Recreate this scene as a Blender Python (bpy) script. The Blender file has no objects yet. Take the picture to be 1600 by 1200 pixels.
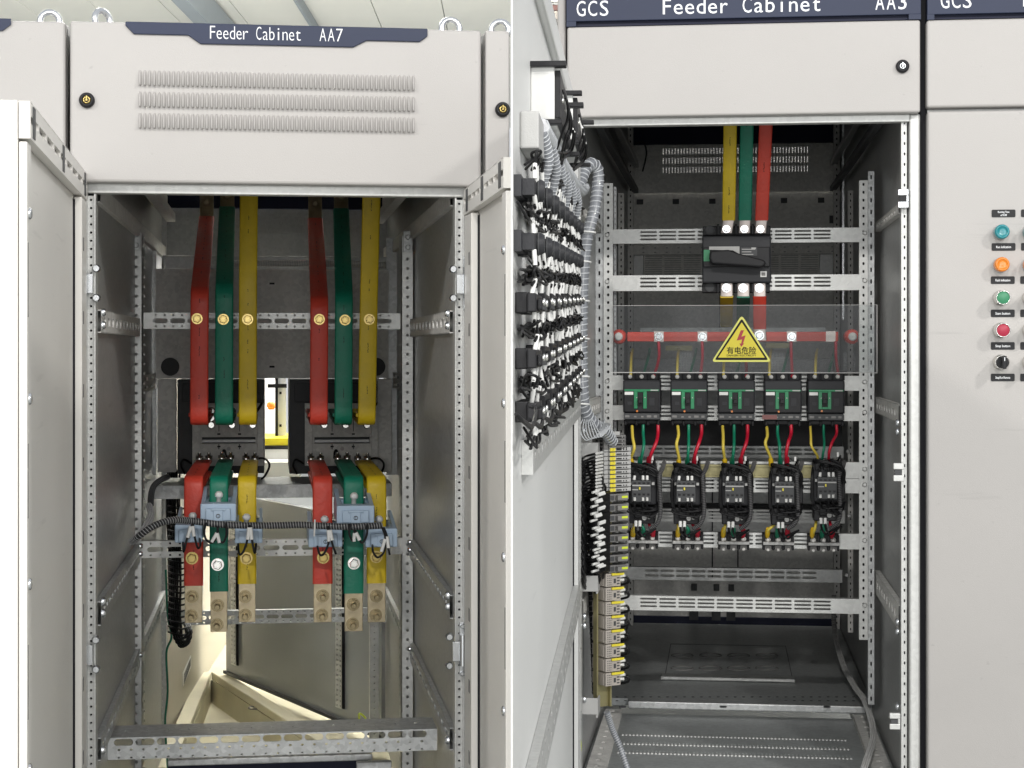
import bpy, bmesh, math, random
from mathutils import Vector, Matrix
R_ = math.radians
random.seed(7)
SC = bpy.context.scene
COL = SC.collection

# ------------------------------------------------------------------ camera, world, lamps
FPX, HOR, CAMZ = 2800.0, 545.0, 1.30          # focal length and horizon in photo pixels (1600 wide)
cam_d = bpy.data.cameras.new('camera')
cam_d.sensor_width = 36.0
cam_d.lens = 36.0 * FPX / 1600.0
cam_d.shift_y = -(600.0 - HOR) / 1600.0
cam_d.clip_start = 0.05
cam_d.clip_end = 200
cam = bpy.data.objects.new('camera', cam_d)
COL.objects.link(cam)
cam.location = (0, 0, CAMZ)
cam.rotation_euler = (R_(90), 0, 0)
SC.camera = cam

W = bpy.data.worlds.new('World')
SC.world = W
W.use_nodes = True
bg = W.node_tree.nodes['Background']
bg.inputs[0].default_value = (0.93, 0.96, 1.0, 1)
bg.inputs[1].default_value = 0.66

def area(name, loc, target, size, power, color=(1, 0.97, 0.93), size_y=None):
    l = bpy.data.lights.new(name, 'AREA')
    l.energy = power
    l.color = color
    l.shape = 'RECTANGLE'
    l.size = size
    l.size_y = size_y or size
    o = bpy.data.objects.new(name, l)
    COL.objects.link(o)
    o.location = loc
    o.rotation_euler = (Vector(target) - Vector(loc)).to_track_quat('-Z', 'Y').to_euler()
    return o

area('front_fill', (0.2, -6.5, 1.95), (0.2, 4.0, 1.2), 8.0, 255, (1, 0.99, 0.97), 2.2)  # added frontal fill behind the camera, brightens the cabinet interiors
area('hall_lamp', (2.2, -3.4, 4.7), (-0.7, 4.0, 0.9), 0.25, 130)
area('hall_lamp', (-0.6, -3.8, 4.9), (-0.5, 4.0, 0.8), 0.25, 155)
area('hall_lamp', (-4.5, -3.0, 4.7), (-0.4, 4.0, 0.9), 0.25, 175)
area('hall_lamp', (4.4, -1.6, 4.9), (0.9, 4.0, 1.2), 0.4, 165)
area('aisle_fill', (-0.9, 6.3, 3.6), (-0.8, 7.8, 0.2), 0.8, 26)  # added fill for the things behind the left row, no fitting there
area('ceiling_fill', (-1.5, 7.2, 2.9), (-1.0, 12.0, 4.3), 2.0, 1500)  # added unseen uplight, there only to brighten the ceiling boards

SC.view_settings.view_transform = 'Standard'
SC.view_settings.look = 'None'
SC.view_settings.exposure = 0.12
SC.cycles.use_denoising = True
SC.cycles.max_bounces = 8
SC.cycles.transparent_max_bounces = 16

# ------------------------------------------------------------------ materials
def srgb(r, g, b):
    f = lambda c: (c / 255 / 12.92) if c / 255 <= 0.04045 else ((c / 255 + 0.055) / 1.055) ** 2.4
    return (f(r), f(g), f(b), 1)

def mat(name, col, rough=0.5, metal=0.0, var=0.06, scale=6.0, bump=0.0, bscale=120.0, rvar=0.08, coat=0.0, spangle=0.0, scuff=0.0):
    m = bpy.data.materials.new(name)
    m.use_nodes = True
    nt = m.node_tree
    b = nt.nodes['Principled BSDF']
    b.inputs['Roughness'].default_value = rough
    b.inputs['Metallic'].default_value = metal
    if metal == 0 and max(col[:3]) < 0.1:
        b.inputs['Specular IOR Level'].default_value = 0.22
    if coat:
        b.inputs['Coat Weight'].default_value = coat
    tc = nt.nodes.new('ShaderNodeTexCoord')
    n = nt.nodes.new('ShaderNodeTexNoise')
    n.inputs['Scale'].default_value = scale
    n.inputs['Detail'].default_value = 5
    nt.links.new(tc.outputs['Object'], n.inputs['Vector'])
    mp = nt.nodes.new('ShaderNodeMapRange')
    mp.inputs[1].default_value = 0.25
    mp.inputs[2].default_value = 0.75
    mp.inputs[3].default_value = 1 - var
    mp.inputs[4].default_value = 1 + var
    nt.links.new(n.outputs[0], mp.inputs[0])
    src = mp.outputs[0]
    if spangle:
        v = nt.nodes.new('ShaderNodeTexVoronoi')
        v.inputs['Scale'].default_value = 110
        nt.links.new(tc.outputs['Object'], v.inputs['Vector'])
        m2 = nt.nodes.new('ShaderNodeMapRange')
        m2.inputs[3].default_value = 1 - spangle
        m2.inputs[4].default_value = 1 + spangle
        sep = nt.nodes.new('ShaderNodeSeparateColor')
        nt.links.new(v.outputs['Color'], sep.inputs[0])
        nt.links.new(sep.outputs[0], m2.inputs[0])
        mu = nt.nodes.new('ShaderNodeMath')
        mu.operation = 'MULTIPLY'
        nt.links.new(mp.outputs[0], mu.inputs[0])
        nt.links.new(m2.outputs[0], mu.inputs[1])
        src = mu.outputs[0]
    if scuff:                                   # small scuffs, specks and rubbed streaks
        for sc, lo, k in (((3, 3, 40), 0.66, 1.0), ((55, 55, 55), 0.70, 1.3)):
            mpn = nt.nodes.new('ShaderNodeMapping')
            mpn.inputs['Scale'].default_value = sc
            mpn.inputs['Rotation'].default_value = (0.4, 0.3, 0.2)
            nt.links.new(tc.outputs['Object'], mpn.inputs['Vector'])
            ns = nt.nodes.new('ShaderNodeTexNoise')
            ns.inputs['Scale'].default_value = 1.0
            ns.inputs['Detail'].default_value = 6
            nt.links.new(mpn.outputs[0], ns.inputs['Vector'])
            ms = nt.nodes.new('ShaderNodeMapRange')
            ms.inputs[1].default_value = lo
            ms.inputs[2].default_value = lo + 0.06
            ms.inputs[3].default_value = 1
            ms.inputs[4].default_value = 1 - scuff * k
            nt.links.new(ns.outputs[0], ms.inputs[0])
            m3 = nt.nodes.new('ShaderNodeMath')
            m3.operation = 'MULTIPLY'
            nt.links.new(src, m3.inputs[0])
            nt.links.new(ms.outputs[0], m3.inputs[1])
            src = m3.outputs[0]
    vm = nt.nodes.new('ShaderNodeVectorMath')
    vm.operation = 'SCALE'
    vm.inputs[0].default_value = col[:3]
    nt.links.new(src, vm.inputs['Scale'])
    nt.links.new(vm.outputs[0], b.inputs['Base Color'])
    r = nt.nodes.new('ShaderNodeMapRange')
    r.inputs[3].default_value = max(0.02, rough - rvar)
    r.inputs[4].default_value = min(1, rough + rvar)
    nt.links.new(n.outputs[0], r.inputs[0])
    nt.links.new(r.outputs[0], b.inputs['Roughness'])
    if bump:
        n2 = nt.nodes.new('ShaderNodeTexNoise')
        n2.inputs['Scale'].default_value = bscale
        n2.inputs['Detail'].default_value = 3
        nt.links.new(tc.outputs['Object'], n2.inputs['Vector'])
        bp = nt.nodes.new('ShaderNodeBump')
        bp.inputs['Strength'].default_value = bump
        bp.inputs['Distance'].default_value = 0.002
        nt.links.new(n2.outputs[0], bp.inputs['Height'])
        nt.links.new(bp.outputs[0], b.inputs['Normal'])
    return m

M = {}
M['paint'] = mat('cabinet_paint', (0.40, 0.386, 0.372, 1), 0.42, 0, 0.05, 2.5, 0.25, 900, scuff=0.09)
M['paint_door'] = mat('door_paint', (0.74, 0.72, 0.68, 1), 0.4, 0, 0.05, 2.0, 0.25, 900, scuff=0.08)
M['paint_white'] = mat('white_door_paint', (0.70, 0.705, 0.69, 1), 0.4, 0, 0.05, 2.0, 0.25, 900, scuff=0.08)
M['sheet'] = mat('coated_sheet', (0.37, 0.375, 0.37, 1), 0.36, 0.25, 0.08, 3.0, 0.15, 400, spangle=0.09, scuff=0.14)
M['floor_sheet'] = mat('floor_sheet', (0.40, 0.42, 0.42, 1), 0.42, 0.3, 0.1, 6.0, 0.2, 300, spangle=0.1, scuff=0.2)
M['galv'] = mat('galvanised_steel', (0.48, 0.49, 0.49, 1), 0.42, 0.55, 0.05, 12, 0.1, 500, spangle=0.14)
M['galv_dull'] = mat('dull_galvanised_steel', (0.68, 0.67, 0.64, 1), 0.55, 0.03, 0.06, 9, 0.15, 500, spangle=0.10, scuff=0.05)
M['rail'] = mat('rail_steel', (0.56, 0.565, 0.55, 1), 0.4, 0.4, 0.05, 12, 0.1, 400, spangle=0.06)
M['zinc'] = mat('zinc_plating', (0.68, 0.70, 0.72, 1), 0.25, 0.95, 0.08, 20)
M['steel'] = mat('bright_steel', (0.72, 0.71, 0.68, 1), 0.22, 1.0, 0.1, 30)
M['gold'] = mat('yellow_zinc', (0.42, 0.32, 0.12, 1), 0.28, 0.9, 0.12, 30)
M['tin_pale'] = mat('pale_tinned_bar', (0.56, 0.50, 0.47, 1), 0.42, 0.5, 0.12, 40)
M['trip_red'] = mat('dull_red_label', (0.20, 0.07, 0.065, 1), 0.5, 0, 0.1)
M['nut'] = mat('brassy_nut', (0.24, 0.195, 0.115, 1), 0.27, 0.9, 0.15)
M['paint_aged'] = mat('aged_cream_paint', (0.47, 0.44, 0.37, 1), 0.45, 0, 0.06)
M['brass'] = mat('brass_rail', (0.33, 0.30, 0.16, 1), 0.45, 0.6, 0.15, 20)
M['tin'] = mat('tinned_copper', (0.34, 0.285, 0.19, 1), 0.32, 0.9, 0.34, 30, 0.2, 140)
M['navy'] = mat('navy_plate', (0.028, 0.036, 0.068, 1), 0.42, 0, 0.1, 4)
M['navy_dark'] = mat('navy_sheet', (0.010, 0.013, 0.035, 1), 0.5, 0, 0.1, 4)
M['white'] = mat('white_print', (0.80, 0.82, 0.84, 1), 0.6, 0, 0.02)
M['sleeve_w'] = mat('white_marker', (0.78, 0.78, 0.76, 1), 0.5, 0, 0.06, 40)
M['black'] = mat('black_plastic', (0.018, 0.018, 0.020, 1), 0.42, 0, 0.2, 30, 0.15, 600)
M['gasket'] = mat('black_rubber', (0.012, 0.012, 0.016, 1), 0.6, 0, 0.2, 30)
M['char'] = mat('charcoal_plastic', (0.035, 0.036, 0.040, 1), 0.45, 0, 0.12, 30, 0.2, 700)
M['dgrey'] = mat('dark_grey_plastic', (0.075, 0.077, 0.08, 1), 0.5, 0, 0.1, 30, 0.2, 700)
M['mgrey'] = mat('mid_grey_plastic', (0.20, 0.195, 0.19, 1), 0.5, 0, 0.08, 30, 0.2, 700)
M['lgrey'] = mat('light_grey_plastic', (0.45, 0.45, 0.44, 1), 0.5, 0, 0.06, 30, 0.2, 700)
M['beige'] = mat('beige_plastic', (0.44, 0.40, 0.36, 1), 0.5, 0, 0.06, 30, 0.2, 700)
M['wire'] = mat('black_wire', (0.012, 0.012, 0.013, 1), 0.38, 0, 0.1, 30)
def sleeve(n, c):
    return mat(n, c, 0.50, 0, 0.10, 22, 0.55, 110, 0.12)
M['red'] = sleeve('red_sleeve', (0.68, 0.062, 0.036, 1))
M['green'] = sleeve('green_sleeve', (0.004, 0.205, 0.125, 1))
M['yellow'] = sleeve('yellow_sleeve', (0.70, 0.50, 0.012, 1))
M['redc'] = mat('red_cable', (0.52, 0.012, 0.035, 1), 0.35, 0, 0.06)
M['greenc'] = mat('green_cable', (0.008, 0.20, 0.11, 1), 0.35, 0, 0.06)
M['yellowc'] = mat('yellow_cable', (0.72, 0.56, 0.08, 1), 0.35, 0, 0.06)
M['yboot'] = mat('yellow_boot', (0.78, 0.50, 0.02, 1), 0.42, 0, 0.06)
M['wrapw'] = mat('white_wrap', (0.52, 0.54, 0.56, 1), 0.3, 0, 0.05, 40)
M['wrapg'] = mat('grey_wrap', (0.40, 0.40, 0.40, 1), 0.35, 0, 0.1, 40)
M['tubecore'] = mat('clear_tube_core', (0.20, 0.21, 0.23, 1), 0.3, 0, 0.25, 60, coat=0.5)
M['tubepale'] = mat('pale_tube_core', (0.50, 0.51, 0.53, 1), 0.3, 0, 0.25, 60, coat=0.5)
M['ct'] = mat('pale_blue_plastic', (0.42, 0.54, 0.68, 1), 0.42, 0, 0.04, 20, 0.1, 500)
M['bgreen'] = mat('breaker_green', (0.010, 0.22, 0.085, 1), 0.42, 0, 0.06, 20)
M['signy'] = mat('sign_yellow', (0.78, 0.66, 0.02, 1), 0.4, 0, 0.03)
M['signedge'] = mat('sign_edge', (0.80, 0.80, 0.16, 1), 0.4, 0, 0.03)
M['signk'] = mat('sign_black', (0.012, 0.010, 0.008, 1), 0.5, 0, 0.03)
M['signr'] = mat('sign_red', (0.42, 0.010, 0.015, 1), 0.4, 0, 0.03)
M['mark_y'] = mat('yellow_marker', (0.78, 0.66, 0.05, 1), 0.5, 0, 0.05)
M['mark_g'] = mat('lime_marker', (0.62, 0.72, 0.04, 1), 0.5, 0, 0.05)
M['teal'] = mat('teal_lens', (0.0, 0.20, 0.23, 1), 0.25, 0, 0.06, 30, coat=0.4)
M['orange'] = mat('orange_lens', (0.72, 0.20, 0.005, 1), 0.25, 0, 0.06, 30, coat=0.4)
M['bgrn'] = mat('green_button', (0.04, 0.22, 0.11, 1), 0.45, 0, 0.06)
M['bred'] = mat('red_button', (0.36, 0.02, 0.05, 1), 0.45, 0, 0.06)
M['paint_rear'] = mat('rear_door_paint', (0.33, 0.345, 0.345, 1), 0.22, 0.0, 0.04, 2.5, 0.1, 300)
M['conc'] = mat('pale_concrete', (0.62, 0.58, 0.43, 1), 0.75, 0, 0.1, 5, 0.4, 60)
M['hallfloor'] = mat('hall_floor', (0.34, 0.35, 0.33, 1), 0.35, 0, 0.1, 2, 0.2, 30)
M['boards'] = mat('cream_boards', (0.80, 0.80, 0.74, 1), 0.5, 0, 0.03, 2)
M['beamgrey'] = mat('grey_steel_beam', (0.28, 0.32, 0.35, 1), 0.5, 0.1, 0.08, 4)
M['brown'] = mat('red_brown_beam', (0.17, 0.08, 0.07, 1), 0.5, 0, 0.1, 4)
M['partw'] = mat('white_board', (0.86, 0.86, 0.86, 1), 0.6, 0, 0.02)

def glassy(name, tint, tfac, rough, gloss):
    m = bpy.data.materials.new(name)
    m.use_nodes = True
    nt = m.node_tree
    for n in list(nt.nodes):
        if n.type != 'OUTPUT_MATERIAL':
            nt.nodes.remove(n)
    out = nt.nodes[0]
    tr = nt.nodes.new('ShaderNodeBsdfTransparent')
    tr.inputs[0].default_value = tint
    pb = nt.nodes.new('ShaderNodeBsdfPrincipled')
    pb.inputs['Base Color'].default_value = gloss
    pb.inputs['Roughness'].default_value = rough
    fr = nt.nodes.new('ShaderNodeFresnel')
    fr.inputs[0].default_value = 1.5
    no = nt.nodes.new('ShaderNodeTexNoise')
    no.inputs['Scale'].default_value = 9
    ad = nt.nodes.new('ShaderNodeMath')
    ad.operation = 'MULTIPLY_ADD'
    ad.inputs[1].default_value = 0.06
    ad.inputs[2].default_value = 1 - tfac - 0.03
    nt.links.new(no.outputs[0], ad.inputs[0])
    a2 = nt.nodes.new('ShaderNodeMath')
    a2.operation = 'ADD'
    a2.use_clamp = True
    nt.links.new(ad.outputs[0], a2.inputs[0])
    nt.links.new(fr.outputs[0], a2.inputs[1])
    mx = nt.nodes.new('ShaderNodeMixShader')
    nt.links.new(a2.outputs[0], mx.inputs[0])
    nt.links.new(tr.outputs[0], mx.inputs[1])
    nt.links.new(pb.outputs[0], mx.inputs[2])
    nt.links.new(mx.outputs[0], out.inputs[0])
    return m
M['acrylic'] = glassy('clear_acrylic', (0.93, 0.94, 0.94, 1), 0.965, 0.10, (0.30, 0.31, 0.33, 1))
M['tubeclear'] = glassy('clear_spiral_tube', (0.80, 0.82, 0.84, 1), 0.66, 0.25, (0.62, 0.65, 0.69, 1))
M['tubedark'] = glassy('smoky_spiral_tube', (0.35, 0.35, 0.36, 1), 0.45, 0.3, (0.20, 0.20, 0.21, 1))

# ------------------------------------------------------------------ frames: each cabinet row has its own axes
class Frame:
    def __init__(s, ox, oy, th):
        s.o = Vector((ox, oy))
        s.th = th
        s.c, s.s = math.cos(th), math.sin(th)
        d = -s.o
        s.cam = Vector((d.x * s.c + d.y * s.s, -d.x * s.s + d.y * s.c))
    def ray(s, X, Y):
        wx, wz = (X - 800.0) / FPX, -(Y - HOR) / FPX
        return Vector((wx * s.c + s.s, -wx * s.s + s.c, wz))
    def p(s, X, Y, d):                    # the point at depth d that the photo shows at X, Y
        r = s.ray(X, Y)
        t = (d - s.cam.y) / r.y
        return Vector((s.cam.x + r.x * t, d, CAMZ + r.z * t))
    def q(s, X, Y, x):                    # the same on the side plane at x
        r = s.ray(X, Y)
        t = (x - s.cam.x) / r.x
        return Vector((x, s.cam.y + r.y * t, CAMZ + r.z * t))
    def h(s, X, Y, z):                    # the same on the level plane at z
        r = s.ray(X, Y)
        t = (z - CAMZ) / r.z
        return Vector((s.cam.x + r.x * t, s.cam.y + r.y * t, z))
    def rect(s, X0, Y0, X1, Y1, d):
        xm, ym = (X0 + X1) / 2, (Y0 + Y1) / 2
        return s.p(X0, ym, d).x, s.p(X1, ym, d).x, s.p(xm, Y1, d).z, s.p(xm, Y0, d).z
    def world(s, v):
        return Vector((s.o.x + v[0] * s.c - v[1] * s.s, s.o.y + v[0] * s.s + v[1] * s.c, v[2]))
    def local(s, v):
        x, y = v[0] - s.o.x, v[1] - s.o.y
        return Vector((x * s.c + y * s.s, -x * s.s + y * s.c, v[2]))

TL = math.atan(375 / FPX)
ZL = 3.49
L = Frame(-math.sin(TL) * ZL, math.cos(TL) * ZL, TL)
TR = -math.atan(330 / FPX)
ZR = 4.03
R = Frame(-math.sin(TR) * ZR, math.cos(TR) * ZR, TR)
WD = Frame(0, 0, 0)
_h = R.world(R.p(901, 545, 0))
D = Frame(_h.x, _h.y, -math.atan(191 / FPX))

# ------------------------------------------------------------------ mesh building
class MB:
    DEFX = None
    def __init__(s):
        s.v, s.f, s.sm, s.mi = [], [], [], []
        s.m = 0
        s.X = MB.DEFX
    def add(s, vs, fs, smooth=False):
        n = len(s.v)
        if s.X is not None:
            vs = [s.X @ Vector(v) for v in vs]
        s.v.extend([tuple(v) for v in vs])
        for f in fs:
            s.f.append([i + n for i in f])
            s.sm.append(smooth)
            s.mi.append(s.m)
        return s
    def box(s, x0, x1, y0, y1, z0, z1):
        if x0 > x1: x0, x1 = x1, x0
        if y0 > y1: y0, y1 = y1, y0
        if z0 > z1: z0, z1 = z1, z0
        return s.add([(x0, y0, z0), (x1, y0, z0), (x1, y1, z0), (x0, y1, z0), (x0, y0, z1), (x1, y0, z1), (x1, y1, z1), (x0, y1, z1)],
                     [(0, 3, 2, 1), (4, 5, 6, 7), (0, 1, 5, 4), (1, 2, 6, 5), (2, 3, 7, 6), (3, 0, 4, 7)])
    def pbox(s, F, X0, Y0, X1, Y1, d0, d1):
        x0, x1, z0, z1 = F.rect(X0, Y0, X1, Y1, d0)
        return s.box(x0, x1, d0, d1, z0, z1)
    def prism(s, poly, y0, y1):            # polygon in x, z pushed from y0 to y1
        n = len(poly)
        vs = [(a, y0, b) for a, b in poly] + [(a, y1, b) for a, b in poly]
        fs = [tuple(range(n)), tuple(range(2 * n - 1, n - 1, -1))]
        fs += [(i, (i + 1) % n + 0, (i + 1) % n + n, i + n)[::-1] for i in range(n)]
        return s.add(vs, fs)
    def prism3(s, pts, off):               # polygon of 3D points pushed along off
        n = len(pts)
        off = Vector(off)
        vs = [Vector(p) for p in pts] + [Vector(p) + off for p in pts]
        fs = [tuple(range(n)), tuple(range(2 * n - 1, n - 1, -1))] + [(i + n, (i + 1) % n + n, (i + 1) % n, i) for i in range(n)]
        return s.add(vs, fs)
    def lathe(s, prof, org, ax, n=16, smooth=True, caps=True):   # prof: (radius, along)
        ax = Vector(ax).normalized()
        u = ax.orthogonal().normalized()
        w = ax.cross(u)
        org = Vector(org)
        vs, fs = [], []
        for r, t in prof:
            for k in range(n):
                a = 2 * math.pi * k / n
                vs.append(org + ax * t + (u * math.cos(a) + w * math.sin(a)) * r)
        for i in range(len(prof) - 1):
            for k in range(n):
                a, b = i * n + k, i * n + (k + 1) % n
                fs.append((a, b, b + n, a + n))
        s.add(vs, fs, smooth)
        if caps:
            s.add(vs[:n], [tuple(range(n - 1, -1, -1))])
            s.add(vs[-n:], [tuple(range(n))])
        return s
    def cyl(s, org, ax, r, h, n=16):
        return s.lathe([(r, 0), (r, h)], org, ax, n)
    def torus(s, org, ax, R0, r, n=20, k=8):
        ax = Vector(ax).normalized(); u = ax.orthogonal().normalized(); w = ax.cross(u); org = Vector(org)
        vs, fs = [], []
        for i in range(n):
            a = 2 * math.pi * i / n
            e = u * math.cos(a) + w * math.sin(a)
            for j in range(k):
                b = 2 * math.pi * j / k
                vs.append(org + e * (R0 + r * math.cos(b)) + ax * r * math.sin(b))
        for i in range(n):
            for j in range(k):
                fs.append((i * k + j, ((i + 1) % n) * k + j, ((i + 1) % n) * k + (j + 1) % k, i * k + (j + 1) % k))
        return s.add(vs, fs, True)
    def tube(s, pts, r, n=8, sub=5, wob=None):
        P = smooth_path(pts, sub)
        m = len(P)
        T = [(P[min(i + 1, m - 1)] - P[max(i - 1, 0)]).normalized() for i in range(m)]
        u = T[0].orthogonal().normalized()
        vs, fs = [], []
        for i in range(m):
            u = (u - T[i] * u.dot(T[i])).normalized()
            w = T[i].cross(u)
            rr = r if not wob else r * wob(i)
            for k in range(n):
                a = 2 * math.pi * k / n
                vs.append(P[i] + (u * math.cos(a) + w * math.sin(a)) * rr)
        for i in range(m - 1):
            for k in range(n):
                a, b = i * n + k, i * n + (k + 1) % n
                fs.append((a, b, b + n, a + n))
        s.add(vs, fs, True)
        s.add(vs[:n], [tuple(range(n - 1, -1, -1))])
        s.add(vs[-n:], [tuple(range(n))])
        return s
    def ribbon(s, path, w, t):             # flat bar, wide in x, along a path
        m = len(path)
        P = [Vector(p) for p in path]
        c = min(t * 0.42, w * 0.2)
        sec = []
        for cx, cz, a0 in ((1, 1, 0), (-1, 1, 90), (-1, -1, 180), (1, -1, 270)):
            for k in range(3):
                a = R_(a0 + 45 * k)
                sec.append((cx * (w / 2 - c) + c * math.cos(a), cz * (t / 2 - c) + c * math.sin(a)))
        k = len(sec)
        vs, fs = [], []
        for i in range(m):
            T = (P[min(i + 1, m - 1)] - P[max(i - 1, 0)]).normalized()
            X = Vector((1, 0, 0))
            N = T.cross(X).normalized()
            for a, b in sec:
                vs.append(P[i] + X * a + N * b)
        for i in range(m - 1):
            for j in range(k):
                fs.append((i * k + j, i * k + (j + 1) % k, (i + 1) * k + (j + 1) % k, (i + 1) * k + j))
        s.add(vs, fs, True)
        s.add(vs[:k], [tuple(range(k - 1, -1, -1))])
        s.add(vs[-k:], [tuple(range(k))])
        return s
    def perf(s, pl, a0, a1, b0, b1, c, t, cols, rows, fw, fh, ma=0, mb=0, n=8):
        """punched sheet: a grid of real holes. pl: 'xz' (c is y), 'yz' (c is x), 'xy' (c is z)"""
        def V(a, b, o):
            return (a, c + o, b) if pl == 'xz' else ((c + o, a, b) if pl == 'yz' else (a, b, c + o))
        if a0 > a1: a0, a1 = a1, a0
        if b0 > b1: b0, b1 = b1, b0
        if ma:
            for u0, u1 in ((a0, a0 + ma), (a1 - ma, a1)):
                s.add([V(u0, b0, 0), V(u1, b0, 0), V(u1, b1, 0), V(u0, b1, 0)], [(0, 1, 2, 3)])
            a0, a1 = a0 + ma, a1 - ma
        if mb:
            for u0, u1 in ((b0, b0 + mb), (b1 - mb, b1)):
                s.add([V(a0, u0, 0), V(a1, u0, 0), V(a1, u1, 0), V(a0, u1, 0)], [(0, 1, 2, 3)])
            b0, b1 = b0 + mb, b1 - mb
        da, db = (a1 - a0) / cols, (b1 - b0) / rows
        hw, hh = da * fw / 2, db * fh / 2
        r = min(hw, hh)
        inner, outer = [], []
        for k in range(n):
            an = 2 * math.pi * (k + 0.5) / n
            ca, sa = math.cos(an), math.sin(an)
            inner.append((math.copysign(hw - r, ca) + r * ca, math.copysign(hh - r, sa) + r * sa))
            q = max(abs(ca), abs(sa))
            outer.append((ca / q * da / 2, sa / q * db / 2))
        if n == 8:
            outer = []
            for k in range(8):
                an = 2 * math.pi * (k + 0.5) / 8
                ca, sa = math.cos(an), math.sin(an)
                outer.append((math.copysign(da / 2, ca) if abs(ca) > 0.5 else ca * da * 0.5, math.copysign(db / 2, sa) if abs(sa) > 0.5 else sa * db * 0.5))
        vs, fs = [], []
        for i in range(cols):
            for j in range(rows):
                ca, cb = a0 + (i + 0.5) * da, b0 + (j + 0.5) * db
                q = len(vs)
                vs += [V(ca + u, cb + v, 0) for u, v in outer] + [V(ca + u, cb + v, 0) for u, v in inner] + [V(ca + u, cb + v, t) for u, v in inner]
                for k in range(n):
                    k2 = (k + 1) % n
                    fs.append((q + k, q + k2, q + n + k2, q + n + k))
                    fs.append((q + n + k, q + n + k2, q + 2 * n + k2, q + 2 * n + k))
                if n == 8:                 # corners of the cell
                    for k, sx, sy in ((0, 1, 1), (2, -1, 1), (4, -1, -1), (6, 1, -1)):
                        vs.append(V(ca + sx * da / 2, cb + sy * db / 2, 0))
                        fs.append((q + k, len(vs) - 1, q + k + 1))
        return s.add(vs, fs)
    def clusters(s):
        par = list(range(len(s.v)))
        def find(a):
            while par[a] != a:
                par[a] = par[par[a]]; a = par[a]
            return a
        for f in s.f:
            r = find(f[0])
            for i in f[1:]: par[find(i)] = r
        isl = {}
        for k, f in enumerate(s.f): isl.setdefault(find(f[0]), []).append(k)
        boxes = []
        for fs in isl.values():
            vs = {i for k in fs for i in s.f[k]}
            c = [[s.v[i][a] for i in vs] for a in range(3)]
            boxes.append([[min(x) - 0.0004 for x in c], [max(x) + 0.0004 for x in c], fs])
        boxes.sort(key=lambda b: b[0][0])
        n = len(boxes); pp = list(range(n))
        def fd(a):
            while pp[a] != a:
                pp[a] = pp[pp[a]]; a = pp[a]
            return a
        for i in range(n):
            for j in range(i + 1, n):
                if boxes[j][0][0] > boxes[i][1][0]: break
                if fd(i) != fd(j) and all(boxes[i][0][a] <= boxes[j][1][a] and boxes[j][0][a] <= boxes[i][1][a] for a in (1, 2)): pp[fd(j)] = fd(i)
        out = {}
        for i in range(n): out.setdefault(fd(i), []).extend(boxes[i][2])
        return list(out.values())
    def obj(s, name, m, parent=None, F=None, at=None, bevel=0.0, seg=2):
        if parent is not None and len(s.f) < 6000 and name not in NOSPLIT:
            cl = s.clusters()
            if len(cl) > 1:
                if name in JOINED or len(cl) > 60:
                    o = s.obj1(name, m, parent, F, at, bevel, seg)
                    o['kind'] = 'stuff'
                    return o
                for fs in cl:
                    q = MB(); idx = {}
                    for k in fs:
                        f = []
                        for i in s.f[k]:
                            if i not in idx: idx[i] = len(q.v); q.v.append(s.v[i])
                            f.append(idx[i])
                        q.f.append(f); q.sm.append(s.sm[k]); q.mi.append(s.mi[k])
                    o = q.obj1(name, m, parent, F, at, bevel, seg)
                return o
        return s.obj1(name, m, parent, F, at, bevel, seg)
    def obj1(s, name, m, parent=None, F=None, at=None, bevel=0.0, seg=2):
        if parent is not None:
            org = ORG[parent]
        else:
            org = Vector(at) if at is not None else Vector((0, 0, 0))
        me = bpy.data.meshes.new(name)
        me.from_pydata([tuple(Vector(v) - org) for v in s.v], [], s.f)
        me.polygons.foreach_set('use_smooth', s.sm)
        ms = m if isinstance(m, (list, tuple)) else [m]
        for k in ms:
            me.materials.append(M[k] if isinstance(k, str) else k)
        if len(ms) > 1:
            me.polygons.foreach_set('material_index', s.mi)
        bm = bmesh.new()
        bm.from_mesh(me)
        bmesh.ops.recalc_face_normals(bm, faces=bm.faces)
        bm.to_mesh(me)
        bm.free()
        me.update()
        o = bpy.data.objects.new(name, me)
        COL.objects.link(o)
        ORG[o] = org
        FR[o] = F if F else (FR.get(parent) if parent else WD)
        if parent is not None:
            o.parent = parent
        else:
            f = F or WD
            o.location = f.world(org)
            o.rotation_euler = (0, 0, f.th)
        if bevel:
            b = o.modifiers.new('edge', 'BEVEL')
            b.width = bevel
            b.segments = seg
            b.limit_method = 'ANGLE'
            b.angle_limit = R_(50)
        return o

ORG, FR = {}, {}
NOSPLIT = {'lettering', 'sleeve_print', 'plate_print', 'label_print', 'frame_print', 'print_mark', 'spiral_wrap', 'louvre', 'floor_hole'}
JOINED = {'terminal_hole', 'contact_slot', 'slot', 'control_wire', 'rib', 'gland_plate', 'locating_hole', 'wires', 'wire_markers', 'trip_dial', 'vent_panel'}

def smooth_path(pts, sub):
    P = [Vector(p) for p in pts]
    if sub <= 1 or len(P) < 3:
        return P
    out = []
    for i in range(len(P) - 1):
        a, b, c, d = P[max(i - 1, 0)], P[i], P[i + 1], P[min(i + 2, len(P) - 1)]
        for k in range(sub):
            t = k / sub
            out.append(0.5 * ((2 * b) + (c - a) * t + (2 * a - 5 * b + 4 * c - d) * t * t + (3 * b - a - 3 * c + d) * t ** 3))
    out.append(P[-1])
    return out

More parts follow.
